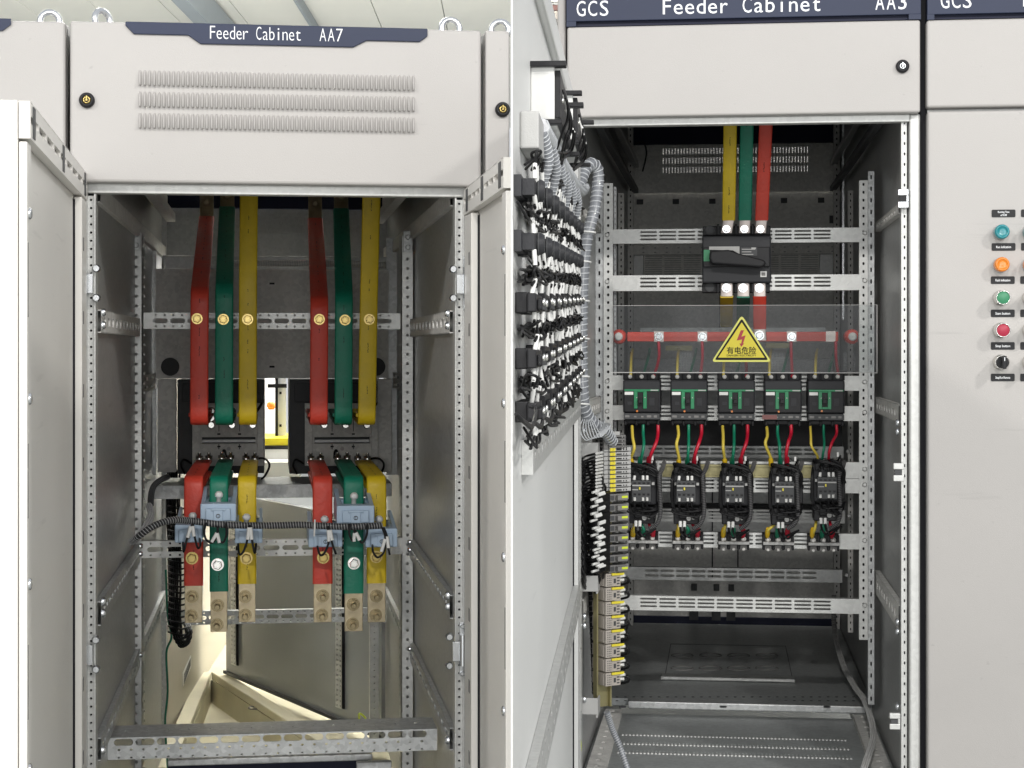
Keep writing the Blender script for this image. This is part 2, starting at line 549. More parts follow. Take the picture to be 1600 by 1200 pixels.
def fillet(pts, r, n=5):
    P = [Vector(p) for p in pts]
    out = [P[0]]
    for i in range(1, len(P) - 1):
        a, b = (P[i - 1] - P[i]), (P[i + 1] - P[i])
        q = min(r, a.length * 0.48, b.length * 0.48)
        s0, s1 = P[i] + a.normalized() * q, P[i] + b.normalized() * q
        for k in range(n + 1):
            t = k / n
            out.append(s0 * (1 - t) ** 2 + P[i] * 2 * t * (1 - t) + s1 * t * t)
    out.append(P[-1])
    return out

def tag(o, label=None, cat=None, group=None, kind=None):
    if label: o['label'] = label
    if cat: o['category'] = cat
    if group: o['group'] = group
    if kind: o['kind'] = kind
    return o

def thing(F, name, at, label, cat, group=None):
    o = bpy.data.objects.new(name, None)
    o.empty_display_size = 0.05
    COL.objects.link(o)
    at = Vector(at)
    o.location = F.world(at)
    o.rotation_euler = (0, 0, F.th)
    ORG[o] = at
    FR[o] = F
    return tag(o, label, cat, group)

def copy_tree(o, parent=None):
    c = o.copy()
    COL.objects.link(c)
    ORG[c] = ORG[o]
    FR[c] = FR[o]
    if parent is not None:
        c.parent = parent
    for ch in list(KIDS(o)):
        copy_tree(ch, c)
    return c

def KIDS(o):
    return [k for k in o.children]

def dup(root, delta, label, group=None):
    c = copy_tree(root)
    F = FR[root]
    ORG[c] = ORG[root] + Vector(delta)
    c.location = F.world(ORG[c])
    c['label'] = label
    if group: c['group'] = group
    return c

def inst(o, delta, name=None):                 # one more like piece under the same parent, sharing mesh data
    c = o.copy()
    COL.objects.link(c)
    c.location = Vector(o.location) + Vector(delta)
    ORG[c] = ORG[o]; FR[c] = FR[o]
    return c

_fonts = {}
def lettering(text, h, xs=1.0, pitch=None, bold=0.0):
    """flat letters as (verts, faces) with cap height h, starting at x=0 on the baseline z=0"""
    vs, fs = [], []
    def one(ch, x, w_fit=None):
        cu = bpy.data.curves.new('letters', 'FONT')
        cu.body = ch
        cu.size = h / 0.72
        cu.resolution_u = 3
        cu.offset = bold
        ob = bpy.data.objects.new('letters', cu)
        COL.objects.link(ob)
        dg = bpy.context.evaluated_depsgraph_get()
        me = bpy.data.meshes.new_from_object(ob.evaluated_get(dg))
        n = len(vs)
        xsv = [v.co.x for v in me.vertices] or [0]
        mn, mx = min(xsv), max(xsv)
        sc = xs
        if w_fit:
            sc = min(xs, w_fit / max(mx - mn, 1e-6))
            off = x - (mn + mx) / 2 * sc
        else:
            off = x
        for v in me.vertices:
            vs.append((v.co.x * sc + off, 0.0, v.co.y))
        for p in me.polygons:
            fs.append([n + i for i in p.vertices])
        bpy.data.objects.remove(ob)
        bpy.data.curves.remove(cu)
        bpy.data.meshes.remove(me)
        return mx * sc
    if pitch:
        for i, ch in enumerate(text):
            if ch != ' ':
                one(ch, (i + 0.5) * pitch, pitch * 0.78)
    else:
        one(text, 0)
    return vs, fs

def put_text(mb, text, x, y, z, h, xs=1.0, pitch=None, bold=0.0, center=False, width=None):
    vs, fs = lettering(text, h, xs, pitch, bold)
    if not vs: return
    a, b = min(v[0] for v in vs), max(v[0] for v in vs)
    k = 1.0
    if width:
        k = width / (b - a)
    off = -(a + b) / 2 * k if center else 0
    mb.add([(v[0] * k + off + x, y, v[2] + z) for v in vs], fs)

def screw(mb, c, ax, r, h, n=10):
    mb.lathe([(r, 0), (r, h * 0.6), (r * 0.7, h)], c, ax, n)

def stadium(cx, cz, w, h, n=4):
    r = min(w, h) / 2
    out = []
    for sx, sz, a0 in ((1, 1, 0), (-1, 1, 90), (-1, -1, 180), (1, -1, 270)):
        for k in range(n):
            a = R_(a0 + 90 * k / (n - 1))
            out.append((cx + sx * (w / 2 - r) + r * math.cos(a), cz + sz * (h / 2 - r) + r * math.sin(a)))
    return out
# ------------------------------------------------------------------ hall (setting)
b = MB(); b.box(-14, 14, -8, 24, -0.06, 0.0)
# the trench behind the left row is cut later by leaving the slab short there
fl = MB()
def quad_floor(x0, x1, y0, y1): fl.box(x0, x1, y0, y1, -0.08, 0.0)
quad_floor(-14, 14, -8, 5.35); quad_floor(0.2, 14, 5.35, 24); quad_floor(-14, -2.6, 5.35, 24); quad_floor(-2.6, 0.2, 9.3, 24)
tag(fl.obj('hall_floor', 'hallfloor'), kind='structure')

ce = MB(); ce.box(-9, 0.0, 6.5, 24, 4.28, 4.33)
ceil_o = tag(ce.obj('ceiling', 'beamgrey'), kind='structure')
first = None
for k in range(15):
    x = -9 + k * 0.6
    if first is None:
        m_ = MB(); m_.box(x + 0.004, x + 0.596, 7, 24, 4.255, 4.275)
        first = m_.obj('ceiling_board', 'boards', ceil_o)
    else:
        inst(first, (k * 0.6, 0, 0))
m_ = MB(); m_.box(-9, -0.02, 8.9, 9.25, 4.0, 4.05); m_.box(-9, -0.02, 9.06, 9.09, 4.05, 4.25); m_.box(-9, -0.02, 8.95, 9.2, 4.22, 4.25)
m_.obj('ceiling_beam', 'beamgrey', ceil_o)
m_ = MB(); m_.box(-2.62, -2.50, 9.25, 24, 3.98, 4.23)
m_.obj('ceiling_beam', 'beamgrey', ceil_o)
m_ = MB(); m_.box(-1.79, -1.765, 9.3, 24, 4.15, 4.25)
m_.obj('ceiling_beam', 'beamgrey', ceil_o)

wl = MB(); wl.box(0.05, 9, 9.02, 9.1, 0.0, 4.2)
wall_o = tag(wl.obj('hall_wall', 'mgrey'), kind='structure')
for (y0, y1, c) in ((0, 5, 'boards'), (6, 9, 'lgrey'), (9.5, 18, 'brown'), (19, 31, 'beige'), (32, 39, 'mgrey'), (41, 53, 'boards'), (56, 65, 'mgrey'), (67, 86, 'boards'), (88, 97, 'mgrey'), (99, 116, 'boards'), (118, 126, 'lgrey')):
    z1, z0 = WD.p(840, y0, 9.0).z, WD.p(840, y1, 9.0).z
    m_ = MB(); m_.box(0.06, 3.0, 8.97, 9.019, z0, z1)
    m_.obj('wall_girt', c, wall_o)
m_ = MB(); m_.pbox(WD, 823, -60, 826, 40, 8.9, 8.96)
m_.obj('wall_post', 'mgrey', wall_o)

# the white board that stands edge-on between the two rows
m_ = MB(); m_.box(-0.0021, 0.0021, 3.90, 8.9, 0, 3.2)
tag(m_.obj('partition_panel', 'partw', None, WD, (0, 3.9, 0)), 'thin white partition board standing edge-on between the two cabinet rows', 'partition')

# ------------------------------------------------------------------ left row: cabinet AA7
DM, DRR = 1.10, 2.2
xl, xr = L.p(143, 545, 0).x, L.p(717, 545, 0).x
zt = L.p(430, 300, 0).z
cab = thing(L, 'switchgear_cabinet', (0, 0, 0), 'light grey cabinet AA7 with both doors open on six coloured busbars', 'electrical cabinet', 'cabinets of the left row')
CABL = cab

def header(F, parent, X0, Y0, X1, Y1, depth=0.035, key='paint', bev=0.006, extra=0.0):
    m_ = MB()
    x0, x1, z0, z1 = F.rect(X0, Y0, X1, Y1, -depth)
    m_.box(x0, x1, -depth, extra, z0, z1)
    return m_.obj('header_panel', key, parent, bevel=bev, seg=3)
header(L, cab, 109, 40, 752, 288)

# pressed louvres, three rows
lv = MB()
lx0, lx1 = L.p(219, 128, -0.036).x, L.p(646, 128, -0.036).x
nl = 59
pit = (lx1 - lx0) / (nl - 1)
zr = [L.p(430, y, -0.036).z for y in (126, 159, 192)]
w_, h_ = pit * 0.54, 0.030
o_, i_ = stadium(lx0, zr[0], w_, h_), stadium(lx0 - w_ * 0.06, zr[0] - 0.0015, w_ * 0.42, h_ * 0.80)
n_ = len(o_)
lv.add([(a, -0.0352, c) for a, c in o_] + [(a, -0.0405 - 0.0075 * max(0, 1 - (c - zr[0] + h_ / 2) / h_), c) for a, c in i_], [(k, (k + 1) % n_, (k + 1) % n_ + n_, k + n_) for k in range(n_)] + [tuple(range(n_, 2 * n_))], True)
lo = lv.obj('louvre', 'paint', cab)
for j in range(3):
    for k in range(nl):
        if j or k:
            inst(lo, (k * pit, 0, zr[j] - zr[0]))

def lock(F, parent, X, Y, d, r=0.0145, body='black', core='gold', name='lock'):
    c = F.p(X, Y, d)
    m_ = MB(); m_.lathe([(r, 0), (r, 0.006), (r * 0.82, 0.011), (r * 0.58, 0.0112), (r * 0.56, 0.007)], c, (0, -1, 0), 28)
    o = m_.obj(name, body, parent)
    m_ = MB(); m_.lathe([(r * 0.55, 0.004), (r * 0.55, 0.0095), (r * 0.4, 0.011), (r * 0.3, 0.011), (r * 0.28, 0.006), (r * 0.15, 0.006), (r * 0.13, 0.0115)], c, (0, -1, 0), 24)
    m_.box(c.x - 0.001, c.x + 0.001, c.y - 0.0118, c.y - 0.006, c.z + r * 0.1, c.z + r * 0.55)
    m_.obj('key_core', core, o)
    return o
lock(L, cab, 136, 157, -0.0355)

def nameplate(F, parent, pts, d, t=0.004):
    poly = [(F.p(X, Y, d).x, F.p(X, Y, d).z) for X, Y in pts]
    m_ = MB(); m_.prism(poly, d, d + t)
    return m_.obj('nameplate', 'navy', parent, bevel=0.0012, seg=1)
tl = 0.0235                                     # the photo's slope of the plate, undone for the level plate
def lv_(X, Y): return (X, Y + (430 - X) * -0.0 )
zpt = lambda Y: L.p(430, Y, -0.040).z
def npx(X): return L.p(X, 50, -0.040).x
poly = [(npx(196), zpt(39)), (npx(668), zpt(39)), (npx(668), zpt(51)), (npx(656), zpt(60)), (npx(573), zpt(60)), (npx(552), zpt(71)),
        (npx(313), zpt(71)), (npx(294), zpt(58)), (npx(209), zpt(58)), (npx(196), zpt(45))]
m_ = MB(); m_.prism(poly, -0.040, -0.0355)
npo = m_.obj('nameplate', 'navy', cab, bevel=0.001, seg=1)
m_ = MB()
x0 = npx(327); pc = (npx(471) - x0) / 14
put_text(m_, 'Feeder Cabinet', x0, -0.0408, zpt(63), 0.0265, 1.0, pc, -0.0004)
x0 = npx(498)
put_text(m_, 'AA7', x0, -0.0408, zpt(63), 0.0265, 1.0, (npx(537) - x0) / 3, -0.0004)
m_.obj('lettering', 'white', npo)
# neighbouring cabinets
nb = thing(L, 'switchgear_cabinet', L.p(50, 545, 0) * 1.0, 'light grey closed cabinet at the end of the row beyond the open door with the padded rim', 'electrical cabinet', 'cabinets of the left row')
nb['label'] = 'closed light grey cabinet joined to the side of AA7 away from the white partition'
m_ = MB(); x0, x1, z0, z1 = L.rect(-190, 30, 102, 300, -0.035); m_.box(x0, x1, -0.035, 0.0, z0, z1)
m_.obj('header_panel', 'paint', nb, bevel=0.007, seg=3)
m_ = MB(); m_.box(x0, x1, 0.004, 2.3, 0.1, z1); m_.obj('body', 'paint', nb)
m_ = MB(); m_.box(x0, x1, -0.033, -0.002, 0.12, z0 - 0.006); m_.obj('door_panel', 'paint', nb, bevel=0.006)
pl = [(X, Y) for X, Y in ((-150, 37), (17, 37), (17, 46), (4, 56), (-150, 56))]
m_ = MB(); m_.prism([(L.p(X, 40, -0.04).x, L.p(17, Y - 8, -0.04).z) for X, Y in pl], -0.04, -0.0355); m_.obj('nameplate', 'navy', nb)

nc = thing(L, 'switchgear_cabinet', L.p(778, 545, 0), 'light grey closed cabinet squeezed between AA7 and the white partition', 'electrical cabinet', 'cabinets of the left row')
x0, x1, z0, z1 = L.rect(758.5, 48, 797, 300, -0.035)
m_ = MB(); m_.box(x0, x1 - 0.001, -0.035, 0.0, z0, z1); m_.obj('header_panel', 'paint', nc, bevel=0.004, seg=3)
m_ = MB(); m_.box(x0, x1 - 0.004, 0.004, 0.25, 0.1, z1); m_.obj('body', 'paint', nc)
m_ = MB(); m_.box(x0, x1 - 0.001, -0.033, -0.002, 0.12, z0 - 0.006); m_.obj('door_panel', 'paint', nc)
lock(L, nc, 785, 171.5, -0.0355)

def eye_bolt(X, Y, d, ang, label):
    c = L.p(X, Y + 9, d)
    m_ = MB()
    ax = Vector((math.sin(ang), -math.cos(ang), 0.12))
    m_.torus(c + Vector((0, 0, 0.002)), ax, 0.0185, 0.0062, 28, 10)
    m_.lathe([(0.008, -0.024), (0.012, -0.034), (0.015, -0.040), (0.015, -0.046)], c, (0, 0, 1), 16)
    base = Vector((c.x, c.y, c.z - 0.046))
    o = m_.obj('eye_bolt', 'zinc', None, L, base)
    return tag(o, label, 'lifting eye', 'lifting eye bolts on the cabinet tops')
eye_bolt(78, 26, 0.12, 0.15, 'zinc lifting eye bolt on the closed cabinet away from the partition')
eye_bolt(160, 24, 0.12, 0.75, 'zinc lifting eye bolt on AA7 turned half sideways behind its header')
eye_bolt(704, 37, 0.12, 0.1, 'zinc lifting eye bolt on AA7 at the end by the partition')
eye_bolt(781, 40, 0.12, -0.35, 'zinc lifting eye bolt on the narrow cabinet beside the partition')

# carcass
m_ = MB(); x0, x1, z0, z1 = L.rect(136, 289, 741, 305, 0.0)
m_.box(x0, x1, 0.0, 0.03, z0, z1); m_.box(x0, x1, 0.03, 0.05, z0 + 0.012, z1)
m_.obj('lintel_rail', 'rail', cab, bevel=0.002)
m_ = MB(); m_.pbox(L, 119, 52, 745, 60, 0.0, 2.2); m_.obj('roof_panel', 'paint', cab)
zc = L.p(430, 305, 0).z
zb = 0.03
for side, xw, t_ in ((0, xl, -1), (1, xr, 1)):
    m_ = MB(); m_.box(xw, xw + t_ * 0.012, 0.05, 2.30, zb, 1.9); m_.obj('side_panel', 'sheet', cab)
    # front corner post: punched strip facing out, punched return facing in
    xf = xw - t_ * 0.004
    xo = xw + t_ * 0.026
    m_ = MB()
    m_.perf('xz', min(xf, xf + t_ * 0.012), max(xf, xf + t_ * 0.012), zb, zc - 0.004, 0.012, 0.006, 1, 100, 0.42, 0.30)
    m_.box(xf + t_ * 0.012, xf + t_ * 0.015, 0.0, 0.05, zb, zc)
    m_.box(xf - t_ * 0.0, xf - t_ * 0.003, 0.006, 0.05, zb, zc)
    m_.box(xf + t_ * 0.0155, xo, 0.002, 0.05, zb, zc)
    m_.obj('corner_post', 'rail', cab)
    m_ = MB(); m_.box(xf, xf + t_ * 0.012, 0.022, 0.024, zb, zc); m_.obj('post_lining', 'gasket', cab)
    # middle post
    X0, X1 = ((205.5, 221) if side == 0 else (628.5, 645))
    x0, x1, _, _ = L.rect(X0, 500, X1, 600, DM)
    ztop = L.p(430, 366, DM).z
    m_ = MB()
    m_.perf('xz', x0, x1, zb, ztop, DM, 0.008, 1, 64, 0.27, 0.34)
    m_.box(x0, x0 + 0.002, DM + 0.001, DM + 0.06, zb, ztop); m_.box(x1 - 0.002, x1, DM + 0.001, DM + 0.06, zb, ztop)
    xi = x1 if side == 0 else x0
    m_.perf('yz', DM + 0.005, DM + 0.055, zb, ztop, xi - t_ * 0.004, 0.002, 1, 64, 0.2, 0.3)
    m_.obj('middle_post', 'rail', cab)
    m_ = MB(); m_.box(x0 + 0.002, x1 - 0.002, DM + 0.03, DM + 0.033, zb, ztop); m_.obj('post_lining', 'galv_dull', cab)
    m_ = MB(); xm = (x0 + x1) / 2
    zz = L.p(213, 360, DM).z
    m_.box(x0 + 0.002, x1 - 0.002, DM - 0.010, DM - 0.001, zz - 0.05, zz + 0.004)
    for k in (0, 1): screw(m_, (xm, DM - 0.010, zz - 0.012 - 0.026 * k), (0, -1, 0), 0.007, 0.006)
    m_.obj('post_bracket', 'galv', cab, bevel=0.0015)
    # rear post
    X0, X1 = ((246, 260) if side == 0 else (578, 592))
    x0, x1, _, _ = L.rect(X0, 500, X1, 600, DRR)
    m_ = MB()
    m_.perf('xz', x0, x1, zb, 1.72, DRR, 0.008, 1, 84, 0.25, 0.3)
    m_.box(x0, x0 + 0.002, DRR, DRR + 0.05, zb, 1.72); m_.box(x1 - 0.002, x1, DRR, DRR + 0.05, zb, 1.72)
    m_.obj('rear_post', 'rail', cab)
    m_ = MB(); m_.box(x0 + 0.002, x1 - 0.002, DRR + 0.02, DRR + 0.022, zb, 1.72); m_.obj('post_lining', 'galv_dull', cab)
    # side rails from front to back, slotted on the inner face
    def side_rail(y0, y1, z0, z1, cols, key='galv_dull', fw=0.62, fh=0.3):
        xi = xw - t_ * 0.012
        q = MB()
        q.perf('yz', y0, y1, z0, z1, xi, t_ * 0.004, cols, 1, fw, fh, 0.04)
        q.box(xi, xw - t_ * 0.001, y0, y1, z1 - 0.002, z1); q.box(xi, xw - t_ * 0.001, y0, y1, z0, z0 + 0.002)
        return q.obj('side_rail', key, cab)
    def zs(Ya, Yb): return 1.3 - (Yb - 545) / 802.3, 1.3 - (Ya - 545) / 802.3
    z0, z1 = zs(484, 520); side_rail(0.06, DM + 0.04, z0, z1, 11, 'galv_dull', 0.6, 0.42)
    z0, z1 = zs(938, 976); side_rail(0.06, DM + 0.02, z0, z1, 16, 'galv', 0.6, 0.22)
    z0, z1 = zs(1150, 1186); side_rail(0.06, DRR, z0, z1, 26, 'galv', 0.6, 0.25)
    z0, z1 = zs(290, 318); side_rail(0.05, DRR, z0, z1, 1, 'galv_dull', 0.0001, 0.0001)
    q = MB(); z0, z1 = zs(232, 252); q.box(xw - t_ * 0.04, xw - t_ * 0.065, 0.06, 1.75, z0, z1); q.box(xw - t_ * 0.04, xw - t_ * 0.043, 0.06, 1.75, z0, z1 + 0.05)
    q.obj('roof_rail', 'galv_dull', cab, bevel=0.002)
    q = MB(); z0, z1 = zs(600, 636); q.perf('yz', DM + 0.06, DRR, z0, z1, xw - t_ * 0.012, t_ * 0.004, 4, 2, 0.6, 0.4, 0.03)
    q.obj('side_rail', 'galv_dull', cab)
    # bolts on posts
    q = MB()
    for Y in (488, 508, 940, 958, 1172):
        c = Vector((xw - t_ * 0.012, 0.075, 1.3 - (Y - 545) / 802.3))
        screw(q, c, (-t_, 0, 0), 0.008, 0.008)
    for Y in (846, 858, 1012):
        c = Vector((xw - t_ * 0.013, DM - 0.03, 1.3 - (Y - 545) / 611.0))
        screw(q, c, (-t_, 0, 0), 0.007, 0.008)
    q.obj('bolt', 'zinc', cab)

def crossbar(F, parent, X0, X1, Y0, Y1, d, key='rail', cols=10, holes=20, lips=0.02, flipped=False, name='crossbar'):
    x0, x1, z0, z1 = F.rect(X0, Y0, X1, Y1, d)
    h = z1 - z0
    q = MB()
    if not flipped:
        bands = [(0, 0.30, holes, 0.26, 0.5), (0.30, 0.70, cols, 0.86, 0.78), (0.70, 1.0, holes, 0.26, 0.5)]
    else:
        bands = [(0, 0.16, holes, 0.22, 0.5), (0.16, 0.32, 1, 0.0001, 0.0001), (0.32, 0.56, holes, 0.24, 0.45), (0.56, 1.0, cols, 0.9, 0.72)]
    for a, e, n, fw, fh in bands:
        q.perf('xz', x0, x1, z0 + a * h, z0 + e * h, d, 0.004, n, 1, fw, fh, 0.02, 0, 12 if fw > 0.5 else 8)
    q.box(x0, x1, d + 0.0005, d + lips, z1 - 0.002, z1); q.box(x0, x1, d + 0.0005, d + lips, z0, z0 + 0.002)
    o = q.obj(name, key, parent)
    return o
crossbar(L, cab, 224, 626, 489, 514, DM + 0.02, 'rail', 14, 28)
crossbar(L, cab, 215, 629, 843, 869, DM - 0.012, 'rail', 13, 26)
crossbar(L, cab, 246, 603, 953, 974, DRR - 0.05, 'galv', 15, 30)
# the low front crossbar with its flat top
o = crossbar(L, cab, 161, 683, 1146, 1180, 0.34, 'galv', 15, 26, 0.02, True)
x0, x1, z0, z1 = L.rect(161, 1146, 683, 1180, 0.34)
q = MB(); q.perf('xy', x0, x1, 0.345, 0.46, z1 + 0.0005, -0.004, 15, 1, 0.1, 0.1, 0.02); q.obj('crossbar_top', 'galv', cab)
q = MB(); q.pbox(L, 262, 1183, 582, 1193, 0.46, 0.52); q.obj('bottom_rail', 'galv', cab, bevel=0.002)
q = MB(); q.pbox(L, 262, 1193, 575, 1290, 0.50, 0.56); q.obj('base_plate', 'navy_dark', cab)
q = MB(); q.pbox(L, 557, 1191, 612, 1215, 0.42, 0.44); q.obj('floor_bracket', 'galv', cab, bevel=0.002)

# rear sheets
q = MB(); q.pbox(L, 243, 421, 607, 591, 1.72, 1.75); q.obj('rear_panel', 'galv_dull', cab)
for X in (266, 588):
    q = MB(); q.cyl(L.p(X, 573, 1.718), (0, -1, 0), 0.026, 0.006, 28); q.obj('hole_shade', 'black', cab, bevel=0.002)  # black discs painted for the dark inside two round holes
q = MB()
for Y in (443, 573): q.pbox(L, 421, Y - 1.5, 429, Y + 1.5, 1.7165, 1.72)
q.obj('slot_hole', 'black', cab)
q = MB(); q.pbox(L, 253, 400, 612, 426, 1.78, 1.84); q.obj('rear_rail', 'sheet', cab, bevel=0.004)
q = MB(); q.pbox(L, 225, 326, 640, 402, 2.22, 2.24); q.obj('rear_panel', 'sheet', cab)
q = MB(); q.pbox(L, 225, 270, 640, 325.5, 2.18, 2.215); q.obj('rear_header', 'navy_dark', cab)
# louvres pressed through the rear panel
q = MB()
for Y in (346, 360):
    for k in range(34):
        X = 404 + k * 4.9
        q.pbox(L, X, Y - 4, X + 2.2, Y + 4, 2.212, 2.22)
tag(q.obj('louvre', 'sheet', cab), kind='stuff')
# inner side sheets beyond the middle posts
for X0, X1 in ((222.5, 244), (604, 626)):
    q = MB(); q.pbox(L, X0, 372, X1, 742, 1.76, 1.775); q.obj('inner_sheet', 'galv', cab)
q = MB(); q.pbox(L, 246, 592, 275, 738, 1.66, 1.70); q.obj('inner_post', 'galv_dull', cab, bevel=0.002)
q = MB(); q.pbox(L, 586, 592, 612, 738, 1.66, 1.70); q.obj('inner_post', 'galv_dull', cab, bevel=0.002)
# beam carrying the lower bars
q = MB(); x0, x1, z0, z1 = L.rect(240, 757, 612, 778, 1.50); q.box(x0, x1, 1.50, 1.503, z0, z1); q.box(x0, x1, 1.503, 1.80, z1 - 0.003, z1)
q.obj('busbar_beam', 'galv', cab, bevel=0.001)

# ------------------------------------------------------------------ the open doors of AA7
def cab_door(xin, t_, dlen, ztop, zbot):
    """door swung square to the front; xin = plane of its inner face, t_ = outward"""
    q = MB(); q.box(xin, xin + t_ * 0.026, -dlen, -0.012, zbot, ztop)
    dr = q.obj('cabinet_door', 'paint_door', cab, bevel=0.003)
    s_ = -t_ * 0.016
    # raised rim: hinge stile, outer stile, top and bottom rail
    q = MB()
    q.box(xin - t_ * 0.001, xin + s_, -0.145, -0.03, zbot + 0.01, ztop - 0.055)
    q.obj('stile', 'paint_door', dr, bevel=0.002)
    q = MB(); q.box(xin - t_ * 0.001, xin + s_ * 0.75, -dlen + 0.002, -dlen + 0.05, zbot + 0.01, ztop - 0.055); q.obj('stile', 'paint_door', dr, bevel=0.002)
    q = MB()
    zt_ = ztop - 0.001
    q.perf('yz', -dlen + 0.002, -0.012, zt_ - 0.048, zt_, xin + s_, t_ * 0.006, 9, 1, 0.88, 0.22, 0, 0, 12)
    q.box(xin + s_, xin - t_ * 0.001, -dlen + 0.002, -0.012, zt_ - 0.050, zt_ - 0.048)
    q.box(xin + s_, xin - t_ * 0.001, -dlen + 0.002, -0.012, zt_ - 0.002, zt_)
    q.box(xin + s_, xin - t_ * 0.001, -dlen + 0.001, -dlen + 0.003, zt_ - 0.050, zt_)
    q.obj('top_rail', 'paint_door', dr)
    q = MB()
    for k in range(3):
        y = -0.06 - k * (dlen - 0.12) / 2
        q.box(xin + s_ * 1.08, xin + s_, y - 0.03, y, zt_ - 0.046, zt_ - 0.004)
    q.obj('rail_slot', 'dgrey', dr)
    q = MB()
    z = ztop - 0.14
    while z > zbot:
        q.box(xin + s_ - t_ * 0.0006, xin + s_ + t_ * 0.002, -0.125, -0.105, z - 0.012, z + 0.012)
        z -= 0.135
    q.obj('stile_slot', 'mgrey', dr)
    # gasket line
    q = MB(); q.box(xin - t_ * 0.0005, xin - t_ * 0.004, -0.152, -0.147, zbot + 0.02, ztop - 0.06); q.obj('gasket', 'gasket', dr)
    # screws near the outer stile
    q = MB()
    for k in range(6):
        screw(q, (xin + s_ * 0.75, -dlen + 0.022, ztop - 0.15 - 0.25 * k), (-t_, 0, 0), 0.008, 0.004)
    q.obj('screw', 'zinc', dr)
    q = MB()
    for k in range(5):
        z = ztop - 0.24 - 0.27 * k
        q.box(xin + s_ * 0.75 - t_ * 0.0008, xin + s_ * 0.75 + t_ * 0.002, -dlen + 0.005, -dlen + 0.012, z - 0.05, z + 0.05)
    q.obj('stile_slot', 'mgrey', dr)
    return dr
xdl = L.p(124, 545, 0).x
xdr = L.p(736, 545, 0).x
zdt = L.p(124, 282, 0).z
_hp = Matrix.Translation((xdl, 0, 0))
MB.DEFX = _hp @ Matrix.Rotation(R_(1.5), 4, 'Z') @ _hp.inverted()
cab_door(xdl, -1, 1.03, L.p(124, 272, 0).z, 0.1)
MB.DEFX = None
# this door is cut short where the partition begins
v = WD.p(797.5, 545, 3.0)
ylen = 0.62
cab_door(xdr, 1, ylen, L.p(736, 297, 0).z, 0.1)

def door_hinge(X, Y0, Y1, t_):
    q = MB()
    q.pbox(L, X - 4, Y0 + 6, X + 4, Y1 - 6, -0.012, -0.004)
    xm = L.p(X, 545, 0).x
    zm0, zm1 = L.p(X, Y1, 0).z, L.p(X, Y0, 0).z
    q.cyl((xm, -0.016, (zm0 + zm1) / 2 - 0.03), (0, 0, 1), 0.007, 0.06, 14)
    q.box(xm - 0.004, xm + 0.020 * -t_, -0.014, 0.0, (zm0 + zm1) / 2 - 0.022, (zm0 + zm1) / 2 + 0.016)
    for k in (-0.03, 0.026):
        c = (xm - t_ * 0.026, -0.004, (zm0 + zm1) / 2 + k)
        screw(q, c, (0, -1, 0), 0.008, 0.012)
    for k in (0.0, 1.0):
        screw(q, (xm, -0.012, zm0 + 0.014 + (zm1 - zm0 - 0.028) * k), (0, -1, 0), 0.005, 0.004)
    q.obj('hinge', 'zinc', cab, bevel=0.0012)
door_hinge(129.5, 398, 484, -1); door_hinge(129, 972, 1068, -1)
door_hinge(728, 394, 490, 1); door_hinge(722, 966, 1062, 1)
# slots in the jambs
q = MB()
for X, Ys in ((125.5, ((352, 388), (495, 560), (578, 610), (798, 832), (880, 962))), (731.5, ((358, 392), (500, 562), (580, 612), (796, 828), (882, 955)))):
    for a, e in Ys: q.pbox(L, X - 2.6, a, X + 2.6, e, -0.0008, 0.001)
q.obj('jamb_slot', 'mgrey', cab)
q = MB(); q.pbox(L, 118, 288, 131, 1290, 0.0, 0.02); q.pbox(L, 727, 300, 741, 1290, 0.0, 0.02)
q.obj('door_jamb', 'paint_door', cab, bevel=0.001)
# ------------------------------------------------------------------ left row: busbars
G_UP, G_LO = 'upper busbars hanging in AA7', 'lower busbars bending down to the front of AA7'
def heads(q, c, r=0.0125, nut=False):
    c = Vector(c)
    q.lathe([(r * 1.18, 0), (r * 1.18, 0.0025)], c, (0, -1, 0), 20)
    if nut:
        q.lathe([(r * 0.92, 0.003), (r * 0.92, 0.012)], c, (0, -1, 0), 6, False)
        q.lathe([(r * 0.5, 0.012), (r * 0.5, 0.034), (r * 0.42, 0.036)], c, (0, -1, 0), 12)
    else:
        q.lathe([(r * 0.92, 0.0024), (r * 0.92, 0.011), (r * 0.76, 0.0135)], c, (0, -1, 0), 6, False)
        q.lathe([(r * 0.55, 0.0134), (r * 0.5, 0.0142)], c, (0, -1, 0), 14)
_printw = ['SOFT TUBE', '10KV TUBE', 'SOFT TUBE', 'BUSBAR', 'SOFT', 'TUBE 10KV']
def print_marks(q, path, w, t, s):
    """the broken black print line on the sleeve"""
    rnd = random.Random(s)
    for i in range(len(path) - 1):
        a, b = Vector(path[i]), Vector(path[i + 1])
        ln = (b - a).length
        if ln < 0.05: continue
        T = (b - a).normalized(); N = T.cross(Vector((1, 0, 0))).normalized()
        if N.y > 0: N = -N
        u = 0.02
        while u < ln - 0.03:
            run = rnd.uniform(0.008, 0.03)
            if rnd.random() < 0.62:
                n = int(run / 0.0036)
                for k in range(n):
                    c = a + T * (u + k * 0.0036) + N * (t / 2 + 0.0005)
                    e = rnd.uniform(-0.0006, 0.0006); l = rnd.uniform(0.0007, 0.0013)
                    X = Vector((1, 0, 0))
                    q.add([c + X * (e - 0.0011) - T * l, c + X * (e + 0.0011) - T * l, c + X * (e + 0.0011) + T * l, c + X * (e - 0.0011) + T * l], [(0, 1, 2, 3)])
            u += run + rnd.uniform(0.01, 0.03)

